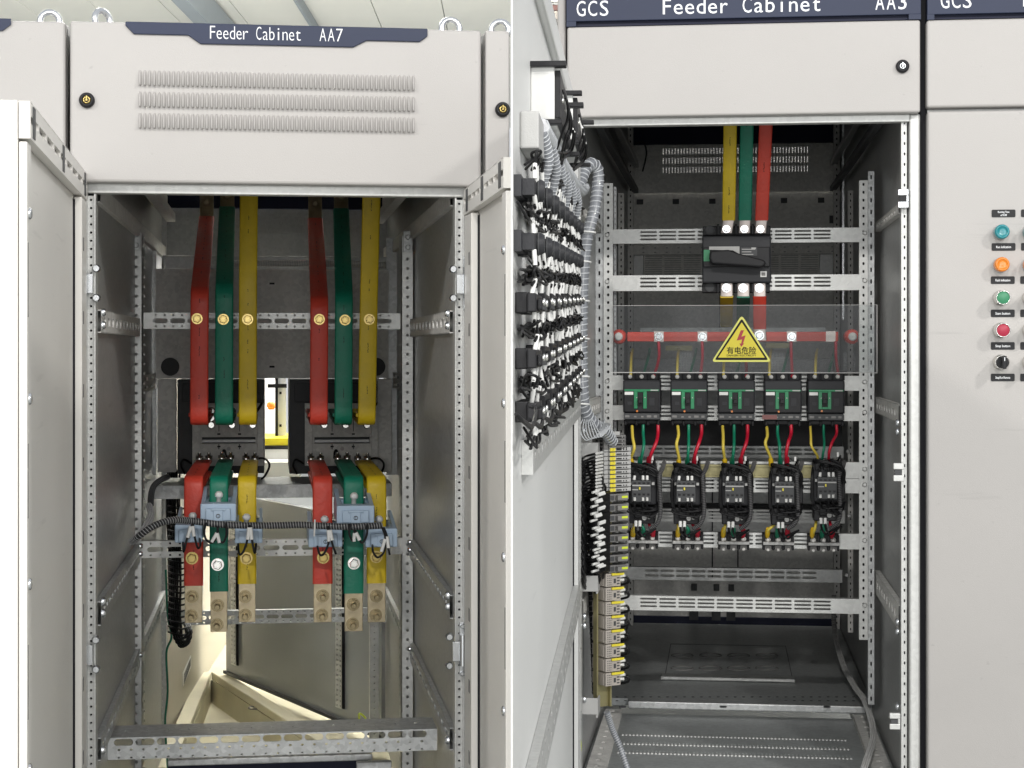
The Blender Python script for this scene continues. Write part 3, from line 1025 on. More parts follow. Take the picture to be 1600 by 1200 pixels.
DU = 1.0
ups = [
 ('red', 311, 668, (312, 455), (323, 340), (323, 300), 1.75, 308, 498, 'gold', 'bent red sleeved upper busbar, first in the row from the open hinged door'),
 ('green', 350, 668, (350.5, 450), (355, 325), (355, 300), 1.55, 349, 499, 'gold', 'green sleeved busbar hanging between the bent red bar and a straight yellow bar'),
 ('yellow', 387, 668, (387.5, 440), (389, 300), None, 1.02, 387, 499, 'gold', 'straight yellow sleeved busbar in the middle of AA7 beside the bright gap'),
 ('red', 498, 668, (499, 470), (492.5, 343), (492, 300), 1.72, 499, 499, 'gold', 'red sleeved busbar just past the bright gap, bending back towards its bare top'),
 ('green', 536.5, 668, (537.5, 465), (533, 328), (533, 300), 1.52, 539, 500, 'gold', 'green sleeved busbar hanging between the second red bar and the last yellow bar'),
 ('yellow', 573, 668, (576, 480), (580.5, 300), None, 0.93, 577, 499, 'gold', 'yellow sleeved busbar hanging on the partition side of AA7'),
]
for i, (col, xb, yb, kink, top, bare, dt, bx, by, bm_, lab) in enumerate(ups):
    w, t = 0.0445, 0.010
    bot = L.p(xb, yb - 6, DU)
    th = thing(L, 'busbar', (bot.x, DU, bot.z), lab, 'busbar', G_UP)
    ptop = L.p(top[0], top[1], dt)
    back = Vector((bot.x, DU + 0.42, bot.z + 0.006))
    pts = [ptop, L.p(kink[0], kink[1], DU), bot, back]
    path = fillet(pts, 0.03, 6)
    q = MB(); q.ribbon(path, w, t)
    so = q.obj('sleeve', col, th)
    q = MB(); print_marks(q, [ptop, pts[1], bot + Vector((0, 0, 0.03))], w, t, 10 + i)
    tag(q.obj('sleeve_print', 'signk', so), kind='stuff')
    # second bar behind, the return to the switch
    q = MB(); q.box(bot.x - w / 2 - 0.004, bot.x + w / 2 - 0.002, DU + 0.018, DU + 0.36, bot.z + 0.016, bot.z + 0.026); q.obj('second_bar', col, th, bevel=0.002)
    q = MB(); q.box(bot.x - w / 2 + 0.003, bot.x + w / 2 - 0.003, DU + 0.42, DU + 0.50, bot.z + 0.002, bot.z + 0.010); q.obj('bare_end', 'tin', th)
    if bare:
        pb = L.p(bare[0], bare[1] - 30, dt + 0.05)
        q = MB(); q.ribbon([ptop + Vector((0, 0, -0.012)), pb], w - 0.005, t - 0.003)
        mid = ptop.lerp(pb, 0.33)
        q.lathe([(0.011, 0.004), (0.011, 0.010), (0.006, 0.010), (0.006, 0.018)], mid, (0, -1, 0), 12)
        q.obj('bare_end', 'tin', th)
    q = MB(); c = L.p(bx, by, DU - t / 2 - 0.001); heads(q, c, 0.0115); q.obj('bolt', bm_, th)

DF, DB = 0.80, 1.42
los = [
 ('red', 302.5, 287.5, 317.5, 915, 973, 0, (300, 872), ((300, 932), (299, 962)), 'gold'),
 ('green', 342, 327.5, 356.5, 924, 987, -0.02, (340, 882), ((340, 946), (339, 976)), 'steel'),
 ('yellow', 386, 371.5, 400.5, 912, 972, 0, (385, 872), ((383, 932), (383, 961)), 'gold'),
 ('red', 504.5, 488.5, 519.5, 912, 972, 0, (505, 871), ((504, 931), (503, 961)), 'gold'),
 ('green', 552.5, 537, 568, 927, 986, -0.02, (553, 880), ((552, 944), (551, 975)), 'steel'),
 ('yellow', 588.5, 573, 603.5, 911, 972, 0, (588, 870), ((588, 931), (587, 961)), 'gold'),
]
llab = ['red sleeved lower busbar at the row end away from the partition', 'green sleeved lower busbar with raised transformer, away from the partition',
        'yellow sleeved lower busbar just before the wide middle space', 'red sleeved lower busbar just after the wide middle space',
        'green sleeved lower busbar with a raised pale blue transformer, second from the partition', 'yellow sleeved lower busbar beside the partition']
for i, (col, xc, X0, X1, ys, ye, dd, hb, nuts, bm_) in enumerate(los):
    d = DF + dd
    t = 0.011
    xa, xb_, _, _ = L.rect(X0, 800, X1, 860, d)
    w = xb_ - xa; cx = (xa + xb_) / 2
    zt_ = L.p(xc, 747, d).z
    th = thing(L, 'busbar', (cx, d, L.p(xc, ye, d).z), llab[i], 'busbar', G_LO)
    pts = [Vector((cx, DB, zt_)), Vector((cx, d, zt_)), Vector((cx, d, L.p(xc, ys, d).z))]
    path = fillet(pts, 0.026, 7)
    q = MB(); q.ribbon(path, w, t); so = q.obj('sleeve', col, th)
    q = MB(); print_marks(q, [pts[1] + Vector((0, 0, -0.02)), pts[2]], w, t, 40 + i)
    # marks along the level run lie on its top
    rnd = random.Random(70 + i)
    y = d + 0.03
    while y < DB - 0.1:
        for k in range(rnd.randint(2, 5)):
            q.add([(cx - 0.0015, y, zt_ + t / 2 + 0.0004), (cx + 0.0015, y, zt_ + t / 2 + 0.0004), (cx + 0.0015, y + 0.004, zt_ + t / 2 + 0.0004), (cx - 0.0015, y + 0.004, zt_ + t / 2 + 0.0004)], [(0, 1, 2, 3)])
            y += 0.010
        y += rnd.uniform(0.03, 0.08)
    tag(q.obj('sleeve_print', 'signk', so), kind='stuff')
    q = MB(); q.ribbon([Vector((cx, DB, zt_ - 0.030)), Vector((cx, d + 0.05, zt_ - 0.030)), Vector((cx, d + 0.032, zt_ - 0.036)), Vector((cx, d + 0.016, zt_ - 0.075)), Vector((cx, d + 0.016, zt_ - 0.16))], w * 0.98, t)
    q.obj('second_bar', col, th)
    q = MB(); q.box(cx - w / 2 + 0.002, cx + w / 2 - 0.002, d - 0.004, d + 0.004, L.p(xc, ye, d).z, L.p(xc, ys, d).z + 0.01)
    q.box(cx - w / 2 + 0.002, cx + w / 2 - 0.002, d + 0.006, d + 0.013, L.p(xc, ye, d).z + 0.004, L.p(xc, ys, d).z + 0.01)
    q.obj('bare_end', 'tin', th, bevel=0.001)
    q = MB(); q.box(cx - w / 2 + 0.003, cx + w / 2 - 0.003, DB, DB + 0.10, zt_ - 0.004, zt_ + 0.004)
    q.obj('bare_end', 'tin', th)
    q = MB()
    for k in (-0.28, 0.28):
        q.lathe([(0.010, 0), (0.010, 0.010), (0.005, 0.010), (0.005, 0.018)], (cx + k * w, DB + 0.045, zt_ + 0.004), (0, 0, 1), 10)
    q.obj('bolt', 'steel', th)
    q = MB(); heads(q, L.p(hb[0], hb[1], d - t / 2), 0.0125); q.obj('bolt', bm_, th)
    for n in nuts:
        q = MB(); heads(q, L.p(n[0], n[1], d - 0.004), 0.0132, True); q.obj('nut', 'nut', th)

# ------------------------------------------------------------------ current transformers
def leads(th, pts_list, markers):
    q = MB()
    for pts in pts_list: q.tube([L.p(*p) for p in pts], 0.0026, 8, 6)
    q.obj('lead', 'wire', th)
    q = MB()
    for (a, b) in markers:
        q.tube([L.p(*a), L.p(*b)], 0.0042, 8, 1)
    q.obj('wire_marker', 'sleeve_w', th)

def transformer(X0, X1, Yt, Yb, d, label, lead_pts, markers, peg=None):
    x0, x1, z0, z1 = L.rect(X0, Yt, X1, Yb, d)
    th = thing(L, 'current_transformer', ((x0 + x1) / 2, d, z0), label, 'current transformer', 'pale blue current transformers on the lower busbars')
    w = x1 - x0; h = z1 - z0; cx = (x0 + x1) / 2
    dep = 0.17
    q = MB()
    q.box(x0, x1, d, d + dep * 0.3, z0, z1)                         # front half of the ring
    q.box(x0, x0 + w * 0.19, d + dep * 0.3, d + dep, z0, z1); q.box(x1 - w * 0.19, x1, d + dep * 0.3, d + dep, z0, z1)
    q.box(x0, x1, d + dep, d + dep * 1.25, z0, z1)
    q.obj('body', 'ct', th, bevel=0.0025)
    q = MB()                                                         # cheeks that rise towards the back
    for a, e in ((x0 + 0.001, x0 + w * 0.12), (x1 - w * 0.12, x1 - 0.001)):
        q.add([(a, d + 0.02, z1), (e, d + 0.02, z1), (e, d + dep * 1.2, z1), (a, d + dep * 1.2, z1), (a, d + dep * 1.2, z1 + 0.024), (e, d + dep * 1.2, z1 + 0.024)],
              [(0, 1, 2, 3), (3, 2, 5, 4), (0, 4, 5, 1), (0, 3, 4), (1, 5, 2)])
    q.obj('cheek', 'ct', th)
    q = MB(); q.box(cx - w * 0.35, cx + w * 0.35, d - 0.010, d, z0 + h * 0.06, z0 + h * 0.74); q.obj('cover', 'ct', th, bevel=0.002)
    q = MB(); q.box(cx - w * 0.13, cx + w * 0.13, d - 0.014, d - 0.010, z0 + h * 0.06, z0 + h * 0.70); q.box(cx - w * 0.20, cx + w * 0.20, d - 0.0155, d - 0.010, z0 + h * 0.64, z0 + h * 0.76)
    q.obj('clip', 'ct', th, bevel=0.001)
    q = MB(); q.torus((cx, d - 0.0143, z0 + h * 0.34), (0, 1, 0), 0.0042, 0.0008, 14, 5); q.box(cx - 0.0006, cx + 0.0006, d - 0.0147, d - 0.014, z0 + h * 0.25, z0 + h * 0.45)
    q.obj('print_mark', 'dgrey', th)
    if peg:
        c = L.p(peg[0], peg[1], d + 0.06)
        q = MB(); q.lathe([(0.0055, -0.02), (0.0055, 0.0), (0.009, 0.002), (0.0095, 0.008), (0.006, 0.013)], c, (0.05, -0.25, 1), 14); q.obj('peg', 'sleeve_w', th)
    leads(th, lead_pts, markers)
    return th
dl = 0.60
transformer(273, 316, 820, 848, 0.67, 'pale blue transformer on the red bar away from the partition',
   [[(301, 818, dl), (296, 830, dl), (292, 842, dl), (287, 862, dl), (286, 848, dl + .05)], [(301, 818, dl), (304, 838, dl), (309, 856, dl), (313, 852, dl), (312, 842, dl + .05)]],
   [((298, 822, dl), (293, 840, dl)), ((301, 822, dl), (303, 838, dl))], (301, 810))
transformer(313, 369, 787, 815, 0.645, 'raised pale blue transformer on the green bar away from the partition',
   [[(322, 816, dl), (319, 832, dl), (323, 844, dl), (331, 848, dl), (339, 840, dl)], [(353, 816, dl), (354, 834, dl), (350, 846, dl), (345, 847, dl), (341, 840, dl)], [(340, 822, dl), (340, 836, dl)]],
   [((339, 833, dl), (331, 847, dl)), ((339, 833, dl), (343, 848, dl))], (342, 777))
transformer(367, 410, 822, 849, 0.67, 'pale blue transformer on the yellow bar beside the wide middle space',
   [[(389, 820, dl), (386, 845, dl), (380, 862, dl), (374, 866, dl), (372, 850, dl + .04)], [(390, 820, dl), (394, 846, dl), (398, 864, dl), (400, 850, dl + .04)]],
   [((389, 824, dl), (387, 843, dl)), ((391.5, 824, dl), (393.5, 843, dl))], (385, 812))
transformer(482, 535, 827, 855, 0.67, 'pale blue transformer on the red bar past the wide middle space, with a white tie',
   [[(512, 824, dl), (514, 845, dl), (507, 864, dl), (500, 867, dl), (496, 854, dl + .04)], [(512, 822, dl), (517, 842, dl), (522, 858, dl), (525, 866, dl)]],
   [((513, 828, dl), (514, 846, dl)), ((516, 828, dl), (519, 844, dl))], (507, 815))
transformer(526, 585, 790, 818, 0.645, 'raised pale blue transformer on the green bar second from the partition',
   [[(546, 818, dl), (546, 834, dl), (551, 845, dl), (556, 838, dl), (553, 828, dl)], [(574, 818, dl), (573, 836, dl), (566, 848, dl), (560, 840, dl), (555, 828, dl)]],
   [((554, 833, dl), (553, 846, dl)), ((556, 832, dl), (562, 844, dl))], (553, 779))
transformer(571, 621, 826, 855, 0.67, 'pale blue transformer on the yellow bar beside the partition',
   [[(597, 824, dl), (602, 840, dl), (600, 862, dl), (590, 871, dl), (583, 862, dl), (582, 852, dl + .04)], [(599, 824, dl), (604, 836, dl), (607, 858, dl), (609, 867, dl)]],
   [((602, 842, dl), (596, 862, dl)), ((605, 838, dl), (607, 856, dl))], (592, 815))

# conduit with spiral wrap across the transformers
def conduit(F, name, pts, r, label, cat, core, wrap, parent_group=None, turns=6.0, flex=None):
    P = [F.p(*p) if not isinstance(p, Vector) else p for p in pts]
    th = thing(F, name, P[0], label, cat, parent_group) if core else None
    CORE = {'tubeclear': ('tubecore', 'wrapw'), 'tubepale': ('tubepale', 'wrapw'), 'tubedark': ('char', 'wrapg'), 'black': ('wire', 'dgrey'), 'galv': ('galv_dull', 'galv'), 'dgrey': ('char', 'mgrey'), 'mgrey': ('mgrey', 'lgrey')}
    ck, wk = CORE[wrap]
    S = smooth_path(P, 8)
    L_ = [0]
    for i in range(len(S) - 1): L_.append(L_[-1] + (S[i + 1] - S[i]).length)
    pitch = r * 4.2 / turns if turns != 6.0 else r * 0.72
    n = int(L_[-1] / pitch * 9)
    hel = []; j = 0; u = (S[1] - S[0]).orthogonal().normalized()
    for k in range(n + 1):
        s = L_[-1] * k / n
        while j < len(S) - 2 and L_[j + 1] < s: j += 1
        T = (S[j + 1] - S[j]).normalized()
        u = (u - T * u.dot(T)).normalized(); w = T.cross(u)
        c = S[j].lerp(S[j + 1], (s - L_[j]) / max(L_[j + 1] - L_[j], 1e-9))
        an = 2 * math.pi * k / 9
        hel.append(c + (u * math.cos(an) + w * math.sin(an)) * r * 0.90)
    if th is None:
        q = MB(); q.tube(P, r * 0.9, 12, 6); q.m = 1; q.tube(hel, r * 0.10, 4, 1)
        return tag(q.obj(name, [ck, wk], None, F, P[0]), label, cat, parent_group)
    q = MB(); q.tube(P, r * 0.88, 12, 6); q.obj('tube', ck, th)
    q = MB(); q.tube(hel, r * 0.11, 4, 1); q.obj('spiral_wrap', wk, th)
    return th
conduit(L, 'conduit', [(233, 790, 1.0), (236, 806, 0.9), (226, 826, 0.75), (213, 842, 0.62), (207, 846, 0.6), (217, 838, 0.56), (240, 822, 0.56), (268, 813, 0.58), (300, 814, 0.61), (340, 819, 0.615), (385, 821, 0.615), (430, 821, 0.62), (470, 820, 0.62), (510, 822, 0.615), (552, 823, 0.61), (597, 821, 0.62)], 0.0085,
        'smoky spiral conduit looped from the side post across all transformers', 'conduit', 'wire', 'tubedark')
conduit(L, 'conduit', [(262, 745, 1.4), (248, 752, 1.3), (238, 765, 1.15), (235, 790, 1.0)], 0.008, 'black cable climbing from the looped conduit towards the beam', 'conduit', 'wire', 'black')
q = MB(); c0 = L.p(492, 812, 0.60); c1 = L.p(491, 838, 0.60)
q.tube([c0, c1], 0.0022, 6, 1); q.torus(L.p(492, 820, 0.62), (1, 0, 0), 0.0105, 0.002, 16, 6)
tag(q.obj('cable_tie', 'sleeve_w', None, L, c0), 'white cable tie round the conduit by the first bar past the middle space', 'cable tie')

# ------------------------------------------------------------------ switch units at the back
def unit(X0, X1, label):
    c = L.p((X0 + X1) / 2, 730, 1.62)
    th = thing(L, 'switch_unit', c, label, 'switch unit', 'dark grey switch units behind the busbars')
    w = X1 - X0
    q = MB(); q.pbox(L, X0, 593, X1, 740, 1.66, 2.1); q.obj('housing', 'dgrey', th, bevel=0.003)
    q = MB(); q.pbox(L, X0 + 8, 598, X1 - 10, 628, 1.645, 1.658); q.obj('top_plate', 'char', th, bevel=0.001)
    pX0, pX1 = X0 + w * 0.26, X1 - w * 0.08
    q = MB()
    q.pbox(L, pX0 - 12, 630, pX0, 728, 1.640, 1.658); q.pbox(L, pX1, 630, pX1 + 10, 728, 1.640, 1.658)
    q.pbox(L, pX0, 630, pX1, 683, 1.634, 1.658); q.pbox(L, pX0, 693, pX1, 728, 1.634, 1.658); q.pbox(L, pX0, 683, pX0 + 3, 693, 1.634, 1.658); q.pbox(L, pX1 - 3, 683, pX1, 693, 1.634, 1.658)
    q.obj('rear_plate', 'galv_dull', th, bevel=0.0008, seg=1)
    q = MB(); q.pbox(L, pX0 + 2, 687, pX1 - 2, 691, 1.650, 1.657); q.obj('slot_lip', 'sheet', th)
    q = MB()
    for u in (0.33, 0.69):
        X = pX0 + (pX1 - pX0) * u
        q.pbox(L, X - 2.4, 677, X + 2.4, 679.5, 1.632, 1.634); q.pbox(L, X - 0.7, 694, X + 0.7, 702, 1.632, 1.634); q.pbox(L, X - 2.6, 696.5, X + 2.6, 699, 1.632, 1.634)
        q.pbox(L, X - 0.5, 640, X + 0.5, 674, 1.6325, 1.634)
    q.obj('locating_hole', 'black', th)
    q = MB()
    X = pX0 + (pX1 - pX0) * 0.5
    q.cyl(L.p(X, 701, 1.633), (0, -1, 0), 0.0055, 0.001, 14); q.obj('rivet', 'lgrey', th)
    q = MB()
    for X, Y in ((pX0 - 6, 651), (pX0 - 6, 722)):
        screw(q, L.p(X, Y, 1.638), (0, -1, 0), 0.007, 0.005)
    for k in range(3):
        for j in range(3):
            X = pX0 + (pX1 - pX0) * (0.10 + 0.36 * k) + 9
            c = L.p(X, 642 + 11 * j, 1.633)
            q.lathe([(0.011, 0), (0.011, 0.003), (0.008, 0.003), (0.008, 0.012)], c, (0, -1, 0), 10)
    q.obj('terminal_screw', 'steel', th)
    q = MB()
    q.pbox(L, X1 - 12, 616, X1 - 5, 624, 1.60, 1.655)
    q.tube([L.p(X1 - 4, 630, 1.6), L.p(X1 - 10, 640, 1.59), L.p(X1 - 20, 652, 1.60), L.p(X1 - 26, 660, 1.63)], 0.004, 6, 4)
    q.tube([L.p(X1 - 22, 719, 1.6), L.p(X1 - 2, 716, 1.58), L.p(X1 + 8, 726, 1.58), L.p(X1 + 2, 742, 1.6), L.p(X1 - 4, 748, 1.62)], 0.0032, 6, 5)
    q.tube([L.p(X0 + 22, 724, 1.6), L.p(X0 + 10, 718, 1.58), L.p(X0 + 6, 728, 1.58), L.p(X0 + 12, 740, 1.6)], 0.0032, 6, 5)
    q.tube([L.p(X0 + 70, 716, 1.6), L.p(X0 + 71, 706, 1.59), L.p(X0 + 74, 704, 1.59), L.p(X0 + 77, 716, 1.6)], 0.003, 6, 5)
    q.obj('control_wire', 'wire', th)
unit(277, 413, 'dark grey switch unit behind the three bars away from the partition')
unit(452, 592, 'dark grey switch unit behind the three bars beside the partition')
q = MB(); P_ = [L.p(X, 411, 1.70) for X in (366, 410, 460, 520, 575, 602)]
conduit(L, 'conduit', [(366, 411, 1.73), (420, 411.5, 1.73), (500, 411, 1.73), (560, 412, 1.73), (602, 414, 1.74)], 0.0095, 'grey ribbed conduit running level across the rear panel behind the bars', 'conduit', None, 'galv')

# bundle of black control wires
rnd = random.Random(5)
q = MB()
for k in range(14):
    Xa = 262 + rnd.uniform(0, 20)
    q.tube([L.p(Xa, 700 + rnd.uniform(0, 40), 1.95), L.p(Xa + rnd.uniform(-3, 5), 800, 1.92 + rnd.uniform(0, .06)), L.p(Xa + rnd.uniform(-3, 6), 900, 1.92 + rnd.uniform(0, .06)), L.p(Xa + rnd.uniform(0, 8), 970, 1.93), L.p(274 + rnd.uniform(-2, 14), 996 + rnd.uniform(0, 14), 1.9), L.p(296 + rnd.uniform(-4, 3), 994 + rnd.uniform(-6, 10), 1.9), L.p(294 + rnd.uniform(-6, 3), 975, 1.95)], 0.0032, 6, 5)
for k in range(22):
    Y = 790 + k * 9.4
    q.tube([L.p(263, Y, 1.93), L.p(272, Y + 3, 1.89), L.p(284, Y + 5, 1.88), L.p(296, Y + 1, 1.92)], 0.003, 6, 4)
tag(q.obj('cable_bundle', 'wire', None, L, L.p(276, 1000, 1.93)), 'tied bundle of black control wires hanging behind the lower red bar', 'cable bundle')
q = MB(); q.tube([L.p(259, 890, 2.0), L.p(262, 960, 2.0), L.p(268, 995, 1.98), L.p(260, 1020, 2.0), L.p(262, 1080, 2.0), L.p(258, 1130, 2.0), L.p(262, 1200, 2.0)], 0.0035, 6, 6)
tag(q.obj('earth_wire', 'greenc', None, L, L.p(262, 1200, 2.0)), 'thin green earth wire wandering down beside the rear post', 'earth wire')
q = MB(); q.tube([L.p(562, 1128, 2.0), L.p(561, 1116, 2.0), L.p(566, 1117, 2.0), L.p(572, 1124, 2.0), L.p(576, 1136, 2.0)], 0.003, 6, 6)
tag(q.obj('earth_wire', 'mark_g', None, L, L.p(576, 1136, 2.0)), 'short yellow green earth wire curling above the low front crossbar', 'earth wire')

# ------------------------------------------------------------------ behind the left row: rear door, trench, things across the aisle
a = L.p(596, 1174, 2.30); a.z = 0.04
bq = L.p(353, 1060, 3.56); bq.z = 0.04
dirv = (bq - a).normalized(); nrm = Vector((dirv.y, -dirv.x, 0))
if nrm.y > 0: nrm = -nrm
ln = (bq - a).length
q = MB()
q.prism3([a, bq, bq + Vector((0, 0, 0.70)), a + Vector((0, 0, 0.70))], -nrm * 0.03)
rd = q.obj('rear_door', 'paint_rear' if 'paint_rear' in M else 'sheet', CABL, bevel=0.002)
q = MB()
lip = [a + Vector((0, 0, 0)), bq, bq + Vector((0, 0, 0.012)), a + Vector((0, 0, 0.012))]
q.prism3(lip, nrm * 0.012); q.obj('door_lip', 'dgrey', rd)
for u0 in (0.20, 0.90):                      # punched stiffeners
    q = MB()
    tmp = MB()
    tmp.perf('xz', 0, 0.05, 0.05, 0.66, 0, 0.003, 2, 36, 0.42, 0.5)
    org = a + dirv * (ln * u0) + nrm * 0.014
    q.add([org + dirv * v[0] + Vector((0, 0, v[2])) - nrm * v[1] for v in tmp.v], tmp.f)
    q.obj('door_stiffener', 'rail', rd)
    q = MB(); q.prism3([org + Vector((0, 0, 0.05)) - nrm * 0.0075, org + dirv * 0.05 + Vector((0, 0, 0.05)) - nrm * 0.0075, org + dirv * 0.05 + Vector((0, 0, 0.66)) - nrm * 0.0075, org + Vector((0, 0, 0.66)) - nrm * 0.0075], -nrm * 0.004)
    q.obj('stiffener_back', 'gasket', rd)

# pale concrete round the cable trench (world floor level); the pit is a wedge
def H(X, Y, z=0.0): 
    v = L.h(X, Y, z); return L.world(v)
q = MB()
yb0, yb1 = 5.35, 9.3
A, B_, C_ = H(330, 1062), H(270, 1215), H(560, 1215)
out = [Vector((-2.6, yb0, 0)), Vector((0.2, yb0, 0)), Vector((0.2, yb1, 0)), Vector((-2.6, yb1, 0))]
vs = out + [B_, C_, A]
q.add(vs, [(0, 1, 5, 4), (1, 2, 6, 5), (2, 3, 6), (3, 0, 4, 6)])
dz = Vector((0, 0, -0.09))
q.add([B_, C_, A, B_ + dz, C_ + dz, A + dz], [(1, 2, 5, 4), (2, 0, 3, 5), (0, 1, 4, 3), (3, 4, 5)])
tag(q.obj('trench_floor', 'conc'), kind='structure')
# kerb-like rim along the pit
def rim(P, Q_, wdt, hgt, name='kerb'):
    q = MB()
    t_ = (Q_ - P).normalized(); n_ = Vector((-t_.y, t_.x, 0)) * wdt
    q.prism3([P, Q_, Q_ + n_, P + n_], (0, 0, hgt)); return q
q = rim(A + Vector((0, 0, 0.002)), C_ + Vector((0, 0, 0.002)), 0.05, 0.03)
tag(q.obj('kerb', 'conc', None, WD, None, 0.004), kind='structure')
q = rim(B_ + Vector((0, 0, 0.002)), A + Vector((0, 0, 0.002)), 0.05, 0.03)
tag(q.obj('kerb', 'conc', None, WD, None, 0.004), kind='structure')
q = MB(); c = H(398, 1106, 0.004); q.torus(c, (0, 0, 1), 0.022, 0.003, 18, 6); tag(q.obj('floor_ring', 'mgrey', None, WD, c), 'small ring mark pressed into the pale trench floor', 'ring')

# opposite cabinet side standing behind, pale with a small label
pa, pb_ = H(262, 1155), H(372, 975)
pa.z = pb_.z = 0
th = thing(WD, 'switchgear_cabinet', pa, 'pale cabinet behind AA7 with a printed rating label, seen low past the wire bundle', 'electrical cabinet')
u = (pb_ - pa).normalized(); n_ = Vector((u.y, -u.x, 0))
if n_.x < 0: n_ = -n_
ll = (pb_ - pa).length
q = MB(); q.prism3([pa, pb_ , pb_ + Vector((0, 0, 2.0)), pa + Vector((0, 0, 2.0))], -n_ * 0.6); q.obj('body', 'paint_aged', th, bevel=0.004)
v0 = L.world(L.p(285, 1074, 1)); 
def on_side(X, Y):
    r = Vector(((X - 800) / FPX, 1, -(Y - HOR) / FPX)); o_ = Vector((0, 0, CAMZ))
    t = (pa - o_).dot(n_) / r.dot(n_); return o_ + r * t
q = MB(); q.prism3([on_side(285, 1074), on_side(298, 1042), on_side(298, 1024), on_side(285, 1052)], n_ * 0.002); lb = q.obj('rating_label', 'sleeve_w', th)
q = MB()
for k in range(5):
    f0 = 0.15 + 0.17 * k
    lo_, hi_ = on_side(286.5, 1072 - 20 * f0), on_side(296.5, 1040 - 14 * f0 + 2)
    q.prism3([lo_ + n_ * 0.0024, hi_ + n_ * 0.0024, hi_ + n_ * 0.0024 + Vector((0, 0, .004)), lo_ + n_ * 0.0024 + Vector((0, 0, .004))], n_ * 0.0006)
q.obj('label_print', 'dgrey', lb)

# what shows through the bright gap between the switch units
th = thing(L, 'switchgear_cabinet', L.p(440, 700, 3.4), 'white cabinet edge glimpsed through the bright gap between the switch units', 'electrical cabinet')
q = MB(); q.pbox(L, 434.5, 540, 447, 690, 3.40, 3.6); q.obj('body', 'partw', th)
q = MB(); q.pbox(L, 430, 540, 434.3, 692, 3.38, 3.6); q.pbox(L, 418, 600, 448, 606, 3.37, 3.39); q.obj('frame', 'black', th)
q = MB()
for Y in (612, 663): q.pbox(L, 436.5, Y, 440, Y + 4, 3.395, 3.40)
q.obj('latch', 'black', th)
q = MB(); q.pbox(L, 410, 560, 429.8, 690, 4.4, 4.45)
tag(q.obj('white_board', 'partw', None, L, L.p(420, 690, 4.4)), 'white board far back in the bright gap behind the black cabinet frame', 'board')
q = MB(); q.lathe([(0.0, 0), (0.012, 0.0), (0.02, 0.015), (0.018, 0.03), (0.0, 0.036)], L.p(424, 640, 4.2), (0, 0, 1), 16, True, False)
tag(q.obj('safety_lamp', 'orange', None, L, L.p(424, 648, 4.2)), 'small orange lamp far back in the bright gap', 'lamp')
th = thing(L, 'machine_base', L.p(435, 700, 3.2), 'yellow bench with a black lower edge seen low in the bright gap', 'bench')
q = MB(); q.pbox(L, 412, 685, 460, 696, 3.2, 3.6); q.obj('top_panel', 'signy', th)
q = MB(); q.pbox(L, 412, 696.3, 460, 702, 3.19, 3.6); q.obj('edge_band', 'black', th)
q = MB(); q.pbox(L, 412, 702.3, 460, 722, 3.2, 3.6); q.obj('skirt', 'partw', th)
q = MB(); q.pbox(L, 412, 722.5, 470, 760, 3.0, 3.25)
tag(q.obj('step_block', 'boards', None, L, L.p(440, 760, 3.0)), 'pale step in front of the yellow bench in the bright gap', 'step')
# ------------------------------------------------------------------ right row: cabinet AA3
MR, RR = 0.66, 2.32
cab = thing(R, 'switchgear_cabinet', (0, 0, 0), 'light grey cabinet AA3 with its wired door open on five breakers', 'electrical cabinet', 'cabinets of the right row')
CABR = cab
SR = FPX / ZR                                  # front scale, about 695 px per metre
zR = lambda Y, d=0.0: R.p(1150, Y, d).z
xR = lambda X, d=0.0: R.p(X, 545, d).x
def rbox(q, X0, X1, Y0, Y1, d0, d1):           # box from pixel columns taken at horizon height, so verticals stay in line
    q.box(xR(X0, d0), xR(X1, d0), d0, d1, zR(Y1, d0), zR(Y0, d0)); return q
q = MB(); rbox(q, 886, 1438, 37, 180, -0.035, 0.0); q.obj('header_panel', 'paint', cab, bevel=0.005, seg=3)
q = MB(); rbox(q, 885, 1439, -40, 28, -0.036, 0.0); npo = q.obj('nameplate', 'navy', cab, bevel=0.001)
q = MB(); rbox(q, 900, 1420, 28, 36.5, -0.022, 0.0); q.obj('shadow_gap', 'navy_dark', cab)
q = MB(); rbox(q, 885, 900, 28, 36, -0.0355, 0.0); rbox(q, 1420, 1439, 28, 36, -0.0355, 0.0); q.obj('nameplate_end', 'navy', cab)
def row_text(par, text, X0, X1, d=-0.0366):
    q = MB(); x0, x1 = xR(X0, d), xR(X1, d)
    put_text(q, text, x0, d, zR(20, d), 0.0355, 1.0, (x1 - x0) / len(text), 0.0); q.obj('lettering', 'white', par)
row_text(npo, 'GCS', 899, 953); row_text(npo, 'Feeder Cabinet', 1033, 1285); row_text(npo, 'AA3', 1366, 1419)
lock(R, cab, 1410, 104, -0.0355, 0.0145, 'black', 'zinc')
q = MB(); rbox(q, 905, 1422, 182, 194, 0.0, 0.03); q.obj('lintel_rail', 'rail', cab, bevel=0.002)
q = MB(); rbox(q, 871, 884, -40, 180, -0.01, 1.0); q.obj('end_panel', 'paint', cab, bevel=0.004)
q = MB(); rbox(q, 886, 903, 182, 1320, 0.004, 0.05); q.obj('door_jamb', 'paint_door', cab, bevel=0.002)
q = MB(); rbox(q, 1421, 1438, 182, 1320, -0.003, 0.05); q.obj('door_jamb', 'rail', cab, bevel=0.004)
q = MB(); rbox(q, 1438, 1447, -40, 1320, 0.012, 0.4); q.obj('gap_shade', 'gasket', cab)  # black strip painted for the shade in the gap between cabinets
q = MB(); rbox(q, 886, 1438, -30, -20, 0.0, RR + 0.3); q.obj('roof_panel', 'sheet', cab)
xl, xr = xR(898), xR(1419)
zb = zR(1110, 0.9)                       # floor level
zt = zR(186)
